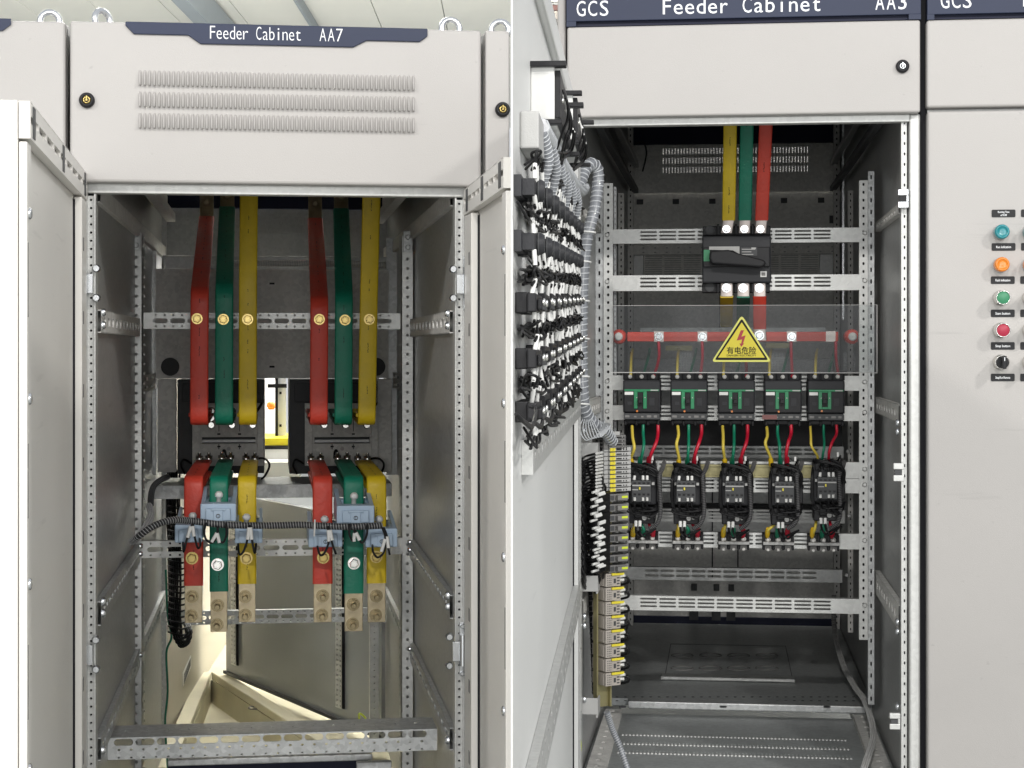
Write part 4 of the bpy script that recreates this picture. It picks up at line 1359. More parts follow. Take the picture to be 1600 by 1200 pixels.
for xw, t_ in ((xl, -1), (xr, 1)):
    q = MB(); q.box(xw, xw + t_ * 0.012, 0.05, RR + 0.1, 0.12, 2.128); q.obj('side_panel', 'sheet', cab)
    q = MB(); xf = xw - t_ * 0.001
    q.perf('xz', min(xf, xf - t_ * 0.010), max(xf, xf - t_ * 0.010), 0.2, zt, 0.018, 0.004, 1, 70, 0.36, 0.30)
    q.box(xf - t_ * 0.010, xf - t_ * 0.0125, 0.012, 0.05, 0.2, zt)
    q.obj('corner_post', 'rail', cab)
    q = MB(); q.box(xf, xf - t_ * 0.010, 0.028, 0.03, 0.2, zt); q.obj('post_lining', 'gasket', cab)
    # side rails: depth rails with slots
    for Ya, Yb in ((318, 334), (632, 660), (945, 985)):
        z1, z0 = 1.3 + (545 - Ya) / SR, 1.3 + (545 - Yb) / SR
        q = MB(); xi = xw - t_ * 0.014
        q.perf('yz', 0.07, MR + 0.05, z0, z1, xi, t_ * 0.004, 8, 1, 0.55, 0.4, 0.05)
        q.box(xi, xw - t_ * 0.001, 0.07, MR + 0.05, z1 - 0.002, z1); q.box(xi, xw - t_ * 0.001, 0.07, MR + 0.05, z0, z0 + 0.002)
        q.obj('side_rail', 'galv_dull', cab)
    for za, key in ((0.55, 'dgrey'), (0.64, 'sheet')):
        q = MB(); q.box(xw - t_ * 0.015, xw - t_ * 0.035, 0.06, RR, 1.3 + za, 1.3 + za + 0.018); q.obj('roof_rail', key, cab, bevel=0.002)
    q = MB()
    for Y in (660, 674, 970, 985, 1102):
        screw(q, (xw - t_ * 0.016, 0.06, 1.3 + (545 - Y) / SR), (-t_, 0, 0), 0.008, 0.006)
    q.obj('bolt', 'zinc', cab)
# door keepers on the jamb
for X, Y0, Y1, t in ((1411, 298, 327, 0), (1404, 722, 750, 1), (1398, 1109, 1134, 1)):
    q = MB(); rbox(q, X - 8, X + 9, Y0, Y0 + (Y1 - Y0) * .34, -0.012, 0.0); rbox(q, X - 8, X + 9, Y1 - (Y1 - Y0) * .34, Y1, -0.012, 0.0); rbox(q, X + 5, X + 9, Y0, Y1, -0.01, 0.0)
    k_ = q.obj('door_keeper', 'zinc' if not t else 'rail', cab, bevel=0.0015)
    q = MB(); rbox(q, X - 6, X + 5, Y0 + (Y1 - Y0) * .36, Y1 - (Y1 - Y0) * .36, -0.008, 0.0); q.obj('roller', 'black' if not t else 'dgrey', k_)

# mounting columns
def column(X0, X1, Y0, Y1, d, pitch, fw=0.3, key='rail', fh=0.4):
    q = MB()
    z0, z1 = zR(Y1, d), zR(Y0, d)
    n = int((Y1 - Y0) / pitch)
    x0, x1 = xR(X0, d), xR(X1, d)
    q.perf('xz', x0, x1, z0, z1, d, 0.006, 1, n, fw, fh)
    q.box(x0, x0 + 0.0015, d + 0.001, d + 0.04, z0, z1); q.box(x1 - 0.0015, x1, d + 0.001, d + 0.04, z0, z1)
    o = q.obj('mounting_column', key, cab)
    q = MB(); q.box(x0 + 0.002, x1 - 0.002, d + 0.016, d + 0.018, z0, z1); q.obj('column_back', 'black', o)
column(930.5, 942.5, 292, 1095, MR + 0.012, 17.6, 0.26, 'galv')
column(943, 957.5, 284, 1000, MR - 0.004, 12.1, 0.27)
column(1342.5, 1356, 284, 996, MR - 0.004, 12.1, 0.27)
column(1356.5, 1366, 270, 1096, MR + 0.012, 17.6, 0.30, 'galv')
column(959, 963, 290, 900, MR + 0.1, 9, 0.3, 'galv')
column(966, 975, 300, 980, 1.5, 10, 0.25, 'galv_dull'); column(981, 989, 195, 985, RR - 0.06, 9.5, 0.25, 'galv_dull')
column(1303, 1312, 195, 985, RR - 0.06, 9.5, 0.25, 'galv_dull'); column(1325, 1333, 300, 985, 1.5, 10, 0.25, 'galv_dull')
q = MB(); rbox(q, 1316, 1319, 195, 500, 2.0, 2.02); q.obj('edge_strip', 'zinc', cab)

# slotted crossbars that carry the devices
def slot_bar(Y0, Y1, d, X0=956, X1=1343.5, groups=10, rows=3, key='rail', mx=0.065):
    q = MB()
    x0, x1, z0, z1 = xR(X0, d), xR(X1, d), zR(Y1, d), zR(Y0, d)
    h = z1 - z0
    q.perf('xz', x0 + 0.045, x1 - 0.045, z0 + h * 0.16, z1 - h * 0.08, d, 0.004, groups, rows, 0.88, 0.52, mx * 0.4, 0, 12)
    q.box(x0, x0 + 0.045, d, d + 0.002, z0 + h * 0.16, z1 - h * 0.08); q.box(x1 - 0.045, x1, d, d + 0.002, z0 + h * 0.16, z1 - h * 0.08)
    q.box(x0, x1, d, d + 0.025, z1 - h * 0.08, z1); q.box(x0, x1, d, d + 0.025, z0, z0 + h * 0.16)
    for xx in (x0 - 0.012, x1 + 0.012):
        screw(q, (xx, d - 0.004, (z0 + z1) / 2 + 0.004), (0, -1, 0), 0.006, 0.005)
    return q.obj('crossbar', key, cab)
slot_bar(357, 379.5, MR); slot_bar(429.5, 454, MR); slot_bar(587, 610, MR); slot_bar(634, 657, MR)
slot_bar(721, 746, MR); slot_bar(746.6, 769, MR); slot_bar(832, 856, MR); slot_bar(933, 956, MR)
slot_bar(888, 908, MR + 0.55, 968, 1316, 11, 2, 'sheet'); slot_bar(697, 715, MR + 0.62, 975, 1318, 11, 2, 'sheet'); slot_bar(796, 816, MR + 0.5, 968, 1320, 11, 3, 'sheet')  # rear bars: shade from the gear above put into a darker colour

# sheets at the back
def back(Y0, Y1, X0=960, X1=1340, d=RR, key='sheet', name='rear_panel', th=0.02):
    q = MB(); rbox(q, X0, X1, Y0, Y1, d, d + th); return q.obj(name, key, cab, bevel=0.001)
back(60, 224, d=RR - 0.02, key='navy_dark', name='rear_header')
q = MB(); rbox(q, 960, 1034, 222, 300, RR, RR + 0.004); rbox(q, 1264, 1340, 222, 300, RR, RR + 0.004); rbox(q, 1034.1, 1263.9, 222, 228, RR, RR + 0.004); rbox(q, 1034.1, 1263.9, 272, 300, RR, RR + 0.004)
q.perf('xz', xR(1034, RR), xR(1264, RR), zR(272, RR), zR(228, RR), RR, 0.004, 49, 3, 0.30, 0.66); q.obj1('louvred_panel', 'galv_dull', cab)
back(298, 384, d=RR + 0.022, key='galv_dull'); back(376, 440, d=RR + 0.03, key='sheet')
back(428, 560, key='galv_dull'); back(556, 866, d=RR + 0.03); back(562, 690); back(736, 800); back(850, 906, key='galv_dull'); back(906.8, 964, key='galv_dull')
back(964.6, 1000, d=RR + 0.05, key='navy_dark', name='rear_header')
q = MB(); d = RR - 0.015; q.perf('xz', xR(1006, d), xR(1280, d), zR(429, d), zR(398, d), d, 0.004, 9, 9, 0.88, 0.42); q.obj('vent_panel', 'galv_dull', cab)
q = MB(); rbox(q, 982, 1005, 398, 429, RR, RR + 0.02); rbox(q, 1281, 1318, 398, 429, RR, RR + 0.02); q.obj('rear_panel', 'sheet', cab)
q = MB(); d = RR - 0.05; q.perf('xz', xR(978, d), xR(1310, d), zR(397, d), zR(383, d), d, 0.004, 18, 2, 0.2, 0.3); rbox(q, 990, 1008, 388, 392, d - 0.002, d); rbox(q, 1277, 1296, 385, 389, d - 0.002, d); q.obj('rear_rail', 'galv_dull', cab)
back(655, 697, 975, 1316, 1.7, 'black', 'cable_tray', 0.05)
back(788, 800, 985, 1300, 1.7, 'black', 'cable_tray', 0.05)
q = MB(); d = RR - 0.004
for X in (1000, 1056, 1113, 1225, 1283): rbox(q, X - 5, X + 5, 310, 318, d, d + 0.003)
for X in (1085, 1143, 1120): rbox(q, X - 5, X + 4, 914, 924, d - 0.02, d); rbox(q, X - 8, X + 6, 956, 970, d - 0.02, d)
for Y in (338,): rbox(q, 984, 990, Y, Y + 12, d - 0.002, d); rbox(q, 1296, 1302, Y, Y + 12, d, d + 0.003)
q.obj('panel_clip', 'dgrey', cab)
q = MB(); rbox(q, 1112, 1114, 740, 906, d, d + 0.003); rbox(q, 1152, 1154, 850, 906, d, d + 0.003); rbox(q, 1124, 1125, 380, 520, d, d + 0.003); q.obj('panel_seam', 'gasket', cab)
# floor of AA3
z_f = zR(1100, 0.9)
q = MB()
x0, x1 = xl + 0.003, xr - 0.003
q.box(x0, x1, 0.945, RR, z_f - 0.02, z_f); q.obj('floor_plate', 'floor_sheet', cab)
q = MB(); q.box(x0 + 0.07, x1 - 0.02, 0.885, 0.943, z_f - 0.016, z_f + 0.004); q.obj('floor_step', 'galv', cab, bevel=0.003)
q = MB()
for X in (973, 1130, 1292): screw(q, R.h(X, 1105, z_f + 0.004), (0, 0, 1), 0.010, 0.003, 14)
q.obj('bolt', 'dgrey', cab)
z_g = z_f - 0.03
q = MB(); yA, yB = 0.30, 1.20
rows = [R.h(1130, Y, z_g).y for Y in (1178, 1164, 1150)]
q.box(x0, x1, 0.04, rows[0] - 0.03, z_g - 0.004, z_g); q.box(x0, x1, rows[2] + 0.03, 0.884, z_g - 0.004, z_g)
hx0, hx1 = R.h(966, 1164, z_g).x, R.h(1326, 1164, z_g).x
q.box(x0, hx0, rows[0] - 0.03, rows[2] + 0.03, z_g - 0.004, z_g); q.box(hx1, x1, rows[0] - 0.03, rows[2] + 0.03, z_g - 0.004, z_g)
edges = [rows[0] - 0.03, (rows[0] + rows[1]) / 2, (rows[1] + rows[2]) / 2, rows[2] + 0.03]
for k in range(3):
    q.perf('xy', hx0, hx1, edges[k], edges[k + 1], z_g, -0.002, 62, 1, 0.42, 0.10)
q.obj('floor_plate', 'floor_sheet', cab)
q = MB(); q.box(x0 + 0.02, x1 - 0.02, 0.06, 0.93, z_g - 0.06, z_g - 0.05); q.obj('floor_underside', 'boards', cab)
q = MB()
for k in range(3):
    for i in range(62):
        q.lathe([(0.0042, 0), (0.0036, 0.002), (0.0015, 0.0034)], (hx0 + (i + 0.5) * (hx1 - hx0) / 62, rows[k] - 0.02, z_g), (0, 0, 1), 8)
tag(q.obj1('floor_glint', 'rail', cab), kind='stuff')  # pale bumps added to imitate light showing in the floor perforations
# knock-outs
q = MB()
for Y in (1024, 1044):
    for X in (1066, 1110, 1154, 1198):
        c = R.h(X, Y, z_f + 0.0008); q.torus(c, (0, 0, 1), 0.034, 0.0022, 28, 5)
q.obj('knockout', 'mgrey', cab)
q = MB(); a = R.h(1032, 1063, z_f); b = R.h(1240, 1055, z_f); q.box(a.x, b.x, a.y, a.y + 0.05, z_f + 0.001, z_f + 0.012); q.obj('gland_bar', 'rail', cab, bevel=0.003)
q = MB(); a = R.h(1038, 1060, z_f); b = R.h(1228, 1010, z_f)
for (u0, u1, v0, v1) in ((a.x, b.x, a.y + .06, a.y + .064), (a.x, b.x, b.y, b.y + .004), (a.x, a.x + .002, a.y + .06, b.y), (b.x - .002, b.x, a.y + .06, b.y)): q.box(u0, u1, v0, v1, z_f + 0.0003, z_f + 0.0012)
q.obj('gland_plate', 'dgrey', cab)
q = MB()
for k in range(30):
    for Y in (1089, 1095):
        c = R.h(964 + k * 13.2, Y, z_f + 0.0004); q.cyl(c, (0, 0, 1), 0.0042, 0.0006, 8)
tag(q.obj('floor_hole', 'black', cab), kind='stuff')
for xa, sgn in ((x0 + 0.01, 1), (x1 - 0.01, -1)):
    q = MB(); q.perf('xy', min(xa, xa + sgn * 0.045), max(xa, xa + sgn * 0.045), 0.1, 0.875, z_g + 0.014, -0.01, 1, 12, 0.3, 0.25); q.box(min(xa, xa + sgn * 0.045), max(xa, xa + sgn * 0.045), 0.1, 0.875, z_g + 0.0005, z_g + 0.003); q.obj('floor_rail', 'galv_dull', cab)

# ------------------------------------------------------------------ main switch
th = thing(R, 'load_switch', R.p(1150, 456, MR - 0.01), 'large black main switch with rotary handle at the head of AA3', 'main switch')
q = MB()
rbox(q, 1097, 1205, 368, 442, MR - 0.10, MR - 0.006); q.obj('body', 'char', th, bevel=0.004)
q = MB(); rbox(q, 1098, 1204, 353, 367.6, MR - 0.07, MR - 0.006); rbox(q, 1097, 1203, 442.4, 457, MR - 0.07, MR - 0.006)
for X in (1122, 1150, 1176): rbox(q, X - 2, X + 2, 350, 367, MR - 0.09, MR - 0.07); rbox(q, X - 2, X + 2, 443, 458, MR - 0.09, MR - 0.07)
q.obj('terminal_cover', 'black', th, bevel=0.002)
q = MB(); rbox(q, 1099, 1203, 386, 417, MR - 0.112, MR - 0.10); q.obj('front_plate', 'black', th, bevel=0.002)
q = MB(); rbox(q, 1099.5, 1109, 390, 408, MR - 0.114, MR - 0.112); q.obj('status_window', 'bgreen', th)
q = MB()
pts = [(1108, 385), (1155.5, 385), (1155.5, 397), (1145, 391), (1108, 390)]
q.prism([(xR(X, MR - .118), zR(Y, MR - .118)) for X, Y in pts], MR - 0.118, MR - 0.112); q.obj('handle_plate', 'lgrey', th)
q = MB(); rbox(q, 1157, 1183, 386.5, 400, MR - 0.115, MR - 0.112); lb = q.obj('rating_plate', 'dgrey', th)
q = MB()
for Y in (389, 393, 397): rbox(q, 1159, 1174 + (Y % 3) * 3, Y, Y + 1.2, MR - 0.1156, MR - 0.115)
rbox(q, 1174, 1181, 386.9, 389.2, MR - 0.1158, MR - 0.115)
q.obj('plate_print', 'lgrey', lb)
q = MB(); pts = [(1109, 392), (1138, 390), (1154, 396), (1192, 406), (1197, 410), (1195, 416), (1188, 418), (1140, 414), (1112, 412), (1108, 404)]
q.prism([(xR(X, MR - .15), zR(Y, MR - .15)) for X, Y in pts], MR - 0.150, MR - 0.116); q.obj('rotary_handle', 'black', th, bevel=0.006, seg=3)
q = MB(); rbox(q, 1188, 1198, 424, 433, MR - 0.1035, MR - 0.10); lb = q.obj('sticker', 'sleeve_w', th)
q = MB(); rbox(q, 1190, 1196, 426, 431, MR - 0.1042, MR - 0.1035); q.obj('sticker_print', 'mgrey', lb)
q = MB()
for X, Y in ((1109, 360), (1109, 449)): q.lathe([(0.012, 0), (0.012, 0.003), (0.009, 0.001)], R.p(X, Y, MR - 0.071), (0, -1, 0), 20)
q.obj('cover_plug', 'dgrey', th)

# three busbars coming down from the roof, three going on below
cols3 = ('yellow', 'green', 'red')
names3 = ('yellow', 'green', 'red')
GU, GD = 'busbars feeding the main switch from above', 'busbars leaving the main switch'
for k, (Xt, Xb, sx) in enumerate(((1142.5, 1138.5, 1135), (1169, 1164, 1163), (1201, 1190, 1188))):
    a, b = R.p(Xt, 100, 0.46), R.p(Xb, 344, MR - 0.085)
    e = R.p(sx, 364, MR - 0.082)
    th = thing(R, 'busbar', e, '%s sleeved busbar dropping from the roof into the main switch' % names3[k], 'busbar', GU)
    q = MB(); q.ribbon([a, b], 0.0335, 0.008); so = q.obj('sleeve', cols3[k], th)
    q = MB(); print_marks(q, [a, b], 0.0335, 0.008, 90 + k); tag(q.obj('sleeve_print', 'signk', so), kind='stuff')
    q = MB(); q.ribbon([b, e], 0.029, 0.005); q.obj('bare_end', 'tin_pale', th)
    q = MB(); heads(q, R.p(sx, 358, MR - 0.086), 0.0085); q.obj('bolt', 'zinc', th)
for k, (Xs, X1_, Y1_, dd) in enumerate(((1135.5, 1135, 509, MR + 0.25), (1161.5, 1160.5, 500, MR + 0.22), (1187, 1187, 513, MR - 0.02))):
    e, a = R.p(Xs, 443, MR - 0.082), R.p(Xs, 463, MR - 0.082)
    b = R.p(X1_, Y1_, dd)
    th = thing(R, 'busbar', b, '%s sleeved busbar running down out of the main switch' % names3[k], 'busbar', GD)
    q = MB(); q.ribbon([a, b], 0.0335, 0.008); q.obj('sleeve', cols3[k], th)
    q = MB(); q.ribbon([e, a], 0.031, 0.005)
    if k == 2: q.ribbon([b, R.p(1188, 532, MR - 0.02)], 0.032, 0.006)
    q.obj('bare_end', 'tin_pale', th)
    q = MB(); heads(q, R.p(Xs - 0.5, 450, MR - 0.086), 0.0095)
    q.obj('bolt', 'zinc', th)
    if k == 2:
        q = MB(); heads(q, R.p(1186.5, 524, MR - 0.024), 0.0105); q.obj('bolt', 'zinc', th)

# horizontal red busbar on two insulators
DB_ = MR + 0.06
th = thing(R, 'busbar', R.p(1150, 532, DB_), 'long level red busbar with bare spots behind the clear cover', 'busbar')
q = MB(); rbox(q, 980, 1310, 518.5, 533.5, DB_, DB_ + 0.008); q.obj('sleeve', 'red', th, bevel=0.002)
for X in (1029.5, 1097.5, 1237, 1298):
    q = MB(); rbox(q, X - 7.5, X + 7.5, 517.5, 534, DB_ - 0.001, DB_ + 0.009); q.obj('bare_spot', 'tin_pale', th)
    if X < 1290:
        q = MB(); heads(q, R.p(X, 526, DB_ - 0.001), 0.0095); q.obj('bolt', 'zinc', th)
for X, lab in ((967.5, 'dark red insulator at the end of the long red busbar near the conduit'), (1331, 'dark red insulator at the end of the long red busbar near the control panel cabinet')):
    c = R.p(X, 526, DB_ + 0.03)
    it = thing(R, 'insulator', c, lab, 'insulator', 'insulators of the long red busbar')
    q = MB(); q.lathe([(0.018, 0.08), (0.020, 0.0), (0.019, -0.02), (0.013, -0.024)], c, (0, 1, 0), 20); q.obj('body', 'red', it)
    q = MB(); q.lathe([(0.011, -0.0245), (0.011, -0.030), (0.008, -0.032)], c, (0, 1, 0), 14); q.obj('cap_screw', 'sleeve_w', it)

# dim gear behind the clear cover: bars and yellow strips further in
for Y, key, X0, X1, lab in ((545, 'brass', 1040, 1082, 'short brass coloured strip behind the clear cover near the first breakers'), (541, 'brass', 1196, 1233, 'short brass coloured strip behind the clear cover beside the warning sign')):
    q = MB(); rbox(q, X0, X1, Y - 5, Y + 3, 1.4, 1.41)
    tag(q.obj('terminal_strip', key, None, R, R.p((X0 + X1) / 2, Y, 1.4)), lab, 'metal strip', 'brass strips behind the clear cover')
for X0, X1, lab in ((1060, 1081, 'grille of round holes behind the cover above the second breaker'), (1202, 1225, 'grille of round holes behind the cover above the fourth breaker'), (1318, 1336, 'grille of round holes behind the cover near the mounting column by the control panel')):
    q = MB(); d = 1.6; q.perf('xz', xR(X0, d), xR(X1, d), zR(579, d), zR(551, d), d, 0.003, 5, 7, 0.6, 0.6)
    o = tag(q.obj('punched_plate', 'galv', None, R, R.p(X0, 579, d)), lab, 'punched plate', 'punched plates behind the clear cover')
q = MB(); q.box(xR(1000, 1.5), xR(1290, 1.5), 1.5, 1.53, zR(520, 1.5), zR(512, 1.5)); tag(q.obj('rear_beam', 'galv', None, R, R.p(1150, 520, 1.5)), 'galvanised beam running behind the long red busbar', 'beam')

# clear cover and its warning sign
DC = MR - 0.13
cv = thing(R, 'cover_sheet', R.p(1160, 582, DC), 'clear plastic cover sheet standing over the long red busbar', 'clear cover')
q = MB(); rbox(q, 956, 1371, 477, 583, DC, DC + 0.004); q.obj('sheet', 'acrylic', cv)
q = MB(); rbox(q, 956, 1371, 581.6, 583, DC - 0.001, DC + 0.0002); rbox(q, 1369.6, 1371, 477, 583, DC - 0.001, DC + 0.0002); rbox(q, 956, 1371, 476.6, 477.4, DC - 0.001, DC + 0.0002); q.obj('polished_edge', 'lgrey', cv)
sg = thing(R, 'warning_sign', R.p(1158, 565, DC - 0.001), 'yellow triangular warning sign with a red lightning arrow on the clear cover', 'warning sign')
def rtri(top, bl, br, r, d):
    P = [Vector((xR(X, d), 0, zR(Y, d))) for X, Y in (top, br, bl)]
    out = []
    for i in range(3):
        a, b, c = P[i - 1], P[i], P[(i + 1) % 3]
        u, v = (a - b).normalized() * r, (c - b).normalized() * r
        for k in range(6):
            t = k / 5
            out.append((b + u) * (1 - t) ** 2 + b * 2 * t * (1 - t) + (b + v) * t * t)
    return [(p.x, p.z) for p in out]
for nm, pts, r, y, key in (('edge', ((1159, 492), (1111.5, 565.5), (1205.5, 565.5)), 0.011, 0.0, 'signedge'), ('border', ((1159, 497.5), (1116.5, 562.5), (1200.5, 562.5)), 0.006, 0.0006, 'signk'), ('field', ((1159, 503.5), (1122, 558.8), (1195, 558.8)), 0.002, 0.0012, 'signy')):
    q = MB(); q.prism(rtri(*pts, r, DC), DC - 0.002 - y, DC - 0.0012 - y); q.obj(nm, key, sg)
q = MB(); bolt = [(1157.5, 516), (1162.5, 516), (1158.5, 526), (1165, 524), (1161, 537), (1163, 536.5), (1158, 542), (1155.5, 536.5), (1158, 537), (1159.5, 530.5), (1151, 532)]
q.prism([(xR(X, DC), zR(Y, DC)) for X, Y in bolt], DC - 0.0042, DC - 0.0036); q.obj('lightning_arrow', 'signr', sg)
q = MB(); w = xR(1181.5, DC) - xR(1135.5, DC); put_text(q, '有电危险', xR(1158.5, DC), DC - 0.0042, zR(552, DC), 0.0140, 1, None, 0.0002, True, w); q.obj('lettering', 'signk', sg)
q = MB(); put_text(q, 'DANGER! ELECTRICITY', xR(1158.5, DC), DC - 0.0042, zR(556.8, DC), 0.0048, 1, None, 0.0001, True, w); q.obj('lettering', 'signk', sg)

# ------------------------------------------------------------------ five moulded-case breakers
ORD = ('first', 'second', 'third', 'fourth', 'fifth')
FROM = ' breaker counted from the terminal strips'
XC = (1002.5, 1075, 1147.5, 1219, 1291)
HW = 29.0
dB = MR - 0.095
def breaker(X, lab, closed=False):
    th = thing(R, 'circuit_breaker', R.p(X, 664, MR), lab, 'circuit breaker', 'moulded case breakers in a row')
    f = lambda q, a, b, Y0, Y1, d0, d1: rbox(q, X + a, X + b, Y0, Y1, d0, d1)
    q = MB(); f(q, -HW, HW, 594, 646, dB, MR - 0.002); q.obj('case', 'char', th, bevel=0.004)
    q = MB(); f(q, -HW + 1, HW - 1, 583, 594.5, dB + 0.02, MR - 0.002)
    for k in (-29, -10, 9, 26): f(q, k, k + 3, 581.5, 594, dB + 0.008, dB + 0.03)
    q.obj('terminal_cover', 'black', th, bevel=0.002)
    q = MB(); f(q, -HW + 1, HW - 1, 656.5, 663, dB + 0.02, MR - 0.002)
    for k in (-27, -10, 8, 24): f(q, k, k + 3.5, 657, 665.5, dB + 0.01, dB + 0.04)
    q.obj('terminal_cover', 'black', th, bevel=0.002)
    q = MB(); f(q, -HW + 2, HW - 2, 609, 644, dB - 0.005, dB); q.obj('front_plate', 'black', th, bevel=0.001)
    q = MB(); f(q, -27, 27, 608.6, 611.6, dB - 0.0085, dB - 0.004)
    f(q, -12, -6.5, 611.6, 639, dB - 0.0085, dB - 0.004); f(q, 2.5, 8, 611.6, 639, dB - 0.0085, dB - 0.004); f(q, -6.5, 2.5, 611.6, 613.2, dB - 0.0085, dB - 0.004)
    if closed: f(q, -6.5, 2.5, 635.5, 639, dB - 0.0085, dB - 0.004)
    q.obj('green_frame', 'bgreen', th, bevel=0.0008)
    q = MB(); f(q, 14, 26, 609.2, 611.0, dB - 0.0092, dB - 0.0085); f(q, -8.5, -7, 621, 622.5, dB - 0.0092, dB - 0.0085); f(q, 4.5, 6, 621, 622.5, dB - 0.0092, dB - 0.0085); q.obj('frame_print', 'lgrey', th)
    q = MB(); f(q, -26.5, -13, 612.6, 617.4, dB - 0.0065, dB - 0.005); q.obj('label_tab', 'sleeve_w', th)
    q = MB(); f(q, -5.8, 1.8, 615, 634, dB - 0.0055, dB - 0.004); f(q, -5.2, 1.2, 624, 630, dB - 0.026, dB - 0.005); q.obj('toggle', 'black', th, bevel=0.001)
    q = MB(); f(q, 12, 20, 622, 634, dB - 0.0062, dB - 0.005); f(q, 13.5, 18.5, 624, 632, dB - 0.0072, dB - 0.0062); f(q, -22, -15, 628, 633, dB - 0.006, dB - 0.005); q.obj('side_cover', 'char', th)
    q = MB(); q.cyl(R.p(X - 7, 642.3, dB - 0.005), (0, -1, 0), 0.0026, 0.002, 10); q.obj('test_button', 'orange', th)
    q = MB(); f(q, -HW + 1, HW - 1, 646.5, 656, dB - 0.004, MR - 0.01); q.obj('trip_unit', 'dgrey', th, bevel=0.001)
    q = MB()
    for k, w in ((-26, 7), (-12, 4), (-1, 4), (8, 7), (19, 5)): f(q, k, k + w, 649.5 if w > 4 else 650.5, 653, dB - 0.0048, dB - 0.004)
    q.obj('trip_dial', 'mgrey', th)
    q = MB()
    for k in (-18, 0, 18): heads(q, R.p(X + k, 588.5, dB + 0.012), 0.0045)
    q.obj('terminal_screw', 'galv_dull', th)
    return th
lab0 = '%s black moulded case breaker with green frame' + ',' + FROM
b0 = breaker(XC[0], 'black green-framed breaker next to the grey terminal strips')
blabs = ('', 'black green-framed breaker second from the grey terminal strips', 'black green-framed breaker under the warning sign, middle of five', 'black green-framed breaker with a reddish tinted trip unit, fourth in the row', '')
for i in (1, 2, 3):
    c = dup(b0, (R.p(XC[i], 620, MR).x - R.p(XC[0], 620, MR).x, 0, 0), blabs[i])
    if i == 3:
        q = MB(); rbox(q, XC[3] - 28, XC[3] - 5, 648, 655, dB - 0.0056, dB - 0.0041)
        q2 = q.obj('trip_label', 'trip_red', c); 
breaker(XC[4], 'black breaker with a green frame closed below the toggle, last of the row', True)

# cables between the devices
def cable(pts, r, key, label, group, boots=(), bkey=None):
    P = [R.p(*p) for p in pts]
    e = P[-1]
    q = MB(); q.tube(P, r, 9, 6)
    if not boots: return tag(q.obj('cable', key, None, R, e), label, 'cable', group)
    th = thing(R, 'cable', e, label, 'cable', group)
    q.obj('insulation', key, th)
    for (a, b, rr) in boots:
        A_, B2 = R.p(*a), R.p(*b)
        q = MB(); q.lathe([(r * 1.02, 0), (rr, (B2 - A_).length * 0.25), (rr, (B2 - A_).length * 0.8), (rr * 0.75, (B2 - A_).length)], A_, B2 - A_, 12); q.obj('boot', bkey or key, th)
    return th
GA, GB, GC_ = 'cables from the busbars into the breakers', 'cables from the breakers to the contactors', 'cables from the contactors down to the terminal blocks'
colk = (('yellow', 'yellowc', 'yboot'), ('green', 'greenc', 'greenc'), ('red', 'redc', 'redc'))
jig = random.Random(3)
names5 = ('next to the terminal strips', 'second from the terminal strips', 'in the middle', 'fourth from the terminal strips', 'last from the terminal strips')
for i, X in enumerate(XC):
    dT = dB + 0.015
    # feeders from above
    cable([(X - 14, 546, dT + 0.55), (X - 15.5, 553 if i != 2 else 557, dT + 0.14), (X - 16.5, 566, dT + 0.02), (X - 17, 587, dT)], 0.0038, 'yellowc', 'yellow feeder wire into the top of the breaker ' + names5[i], GA)
    cable([(X + 13, 545, dT + 0.4), (X + 10, 560, dT + 0.2), (X + 2, 588, dT + 0.03)], 0.0038, 'greenc', 'green feeder wire into the top of the breaker ' + names5[i], GA)
    xs = (1029, 1097, 1165, 1236, 1306)[i]
    cable([(xs, 534, DB_ - 0.005), (xs + 0.5, 560, DB_ - 0.03), (X + 19, 588, dT)], 0.0042, 'redc', 'red feeder wire into the top of the breaker ' + names5[i], GA)
dK = MR - 0.09
mids = (((987.5, 666), (991, 700), (988, 728), (986, 716)), ((1059, 666), (1057, 695), (1060, 729), (1061, 717)), ((1129, 666), (1130, 700), (1133, 728), (1132, 716)), ((1198, 668), (1196, 694), (1205, 728), (1204, 715)), ((1266, 666), (1268, 697), (1277, 722), (1277, 712)))
greens = (((1005, 664), (1006, 695), (1000, 728)), ((1076, 664), (1076, 695), (1074, 728)), ((1147, 664), (1147, 695), (1144, 728)), ((1215, 664), (1218, 695), (1219, 728)), ((1287, 664), (1288, 695), (1284, 722)))
reds = (((1028, 664), (1025, 692), (1013, 728)), ((1096, 664), (1092, 692), (1084, 728)), ((1168, 664), (1166, 692), (1157, 728)), ((1236, 664), (1232, 690), (1229, 728)), ((1307, 664), (1300, 692), (1295, 722)))
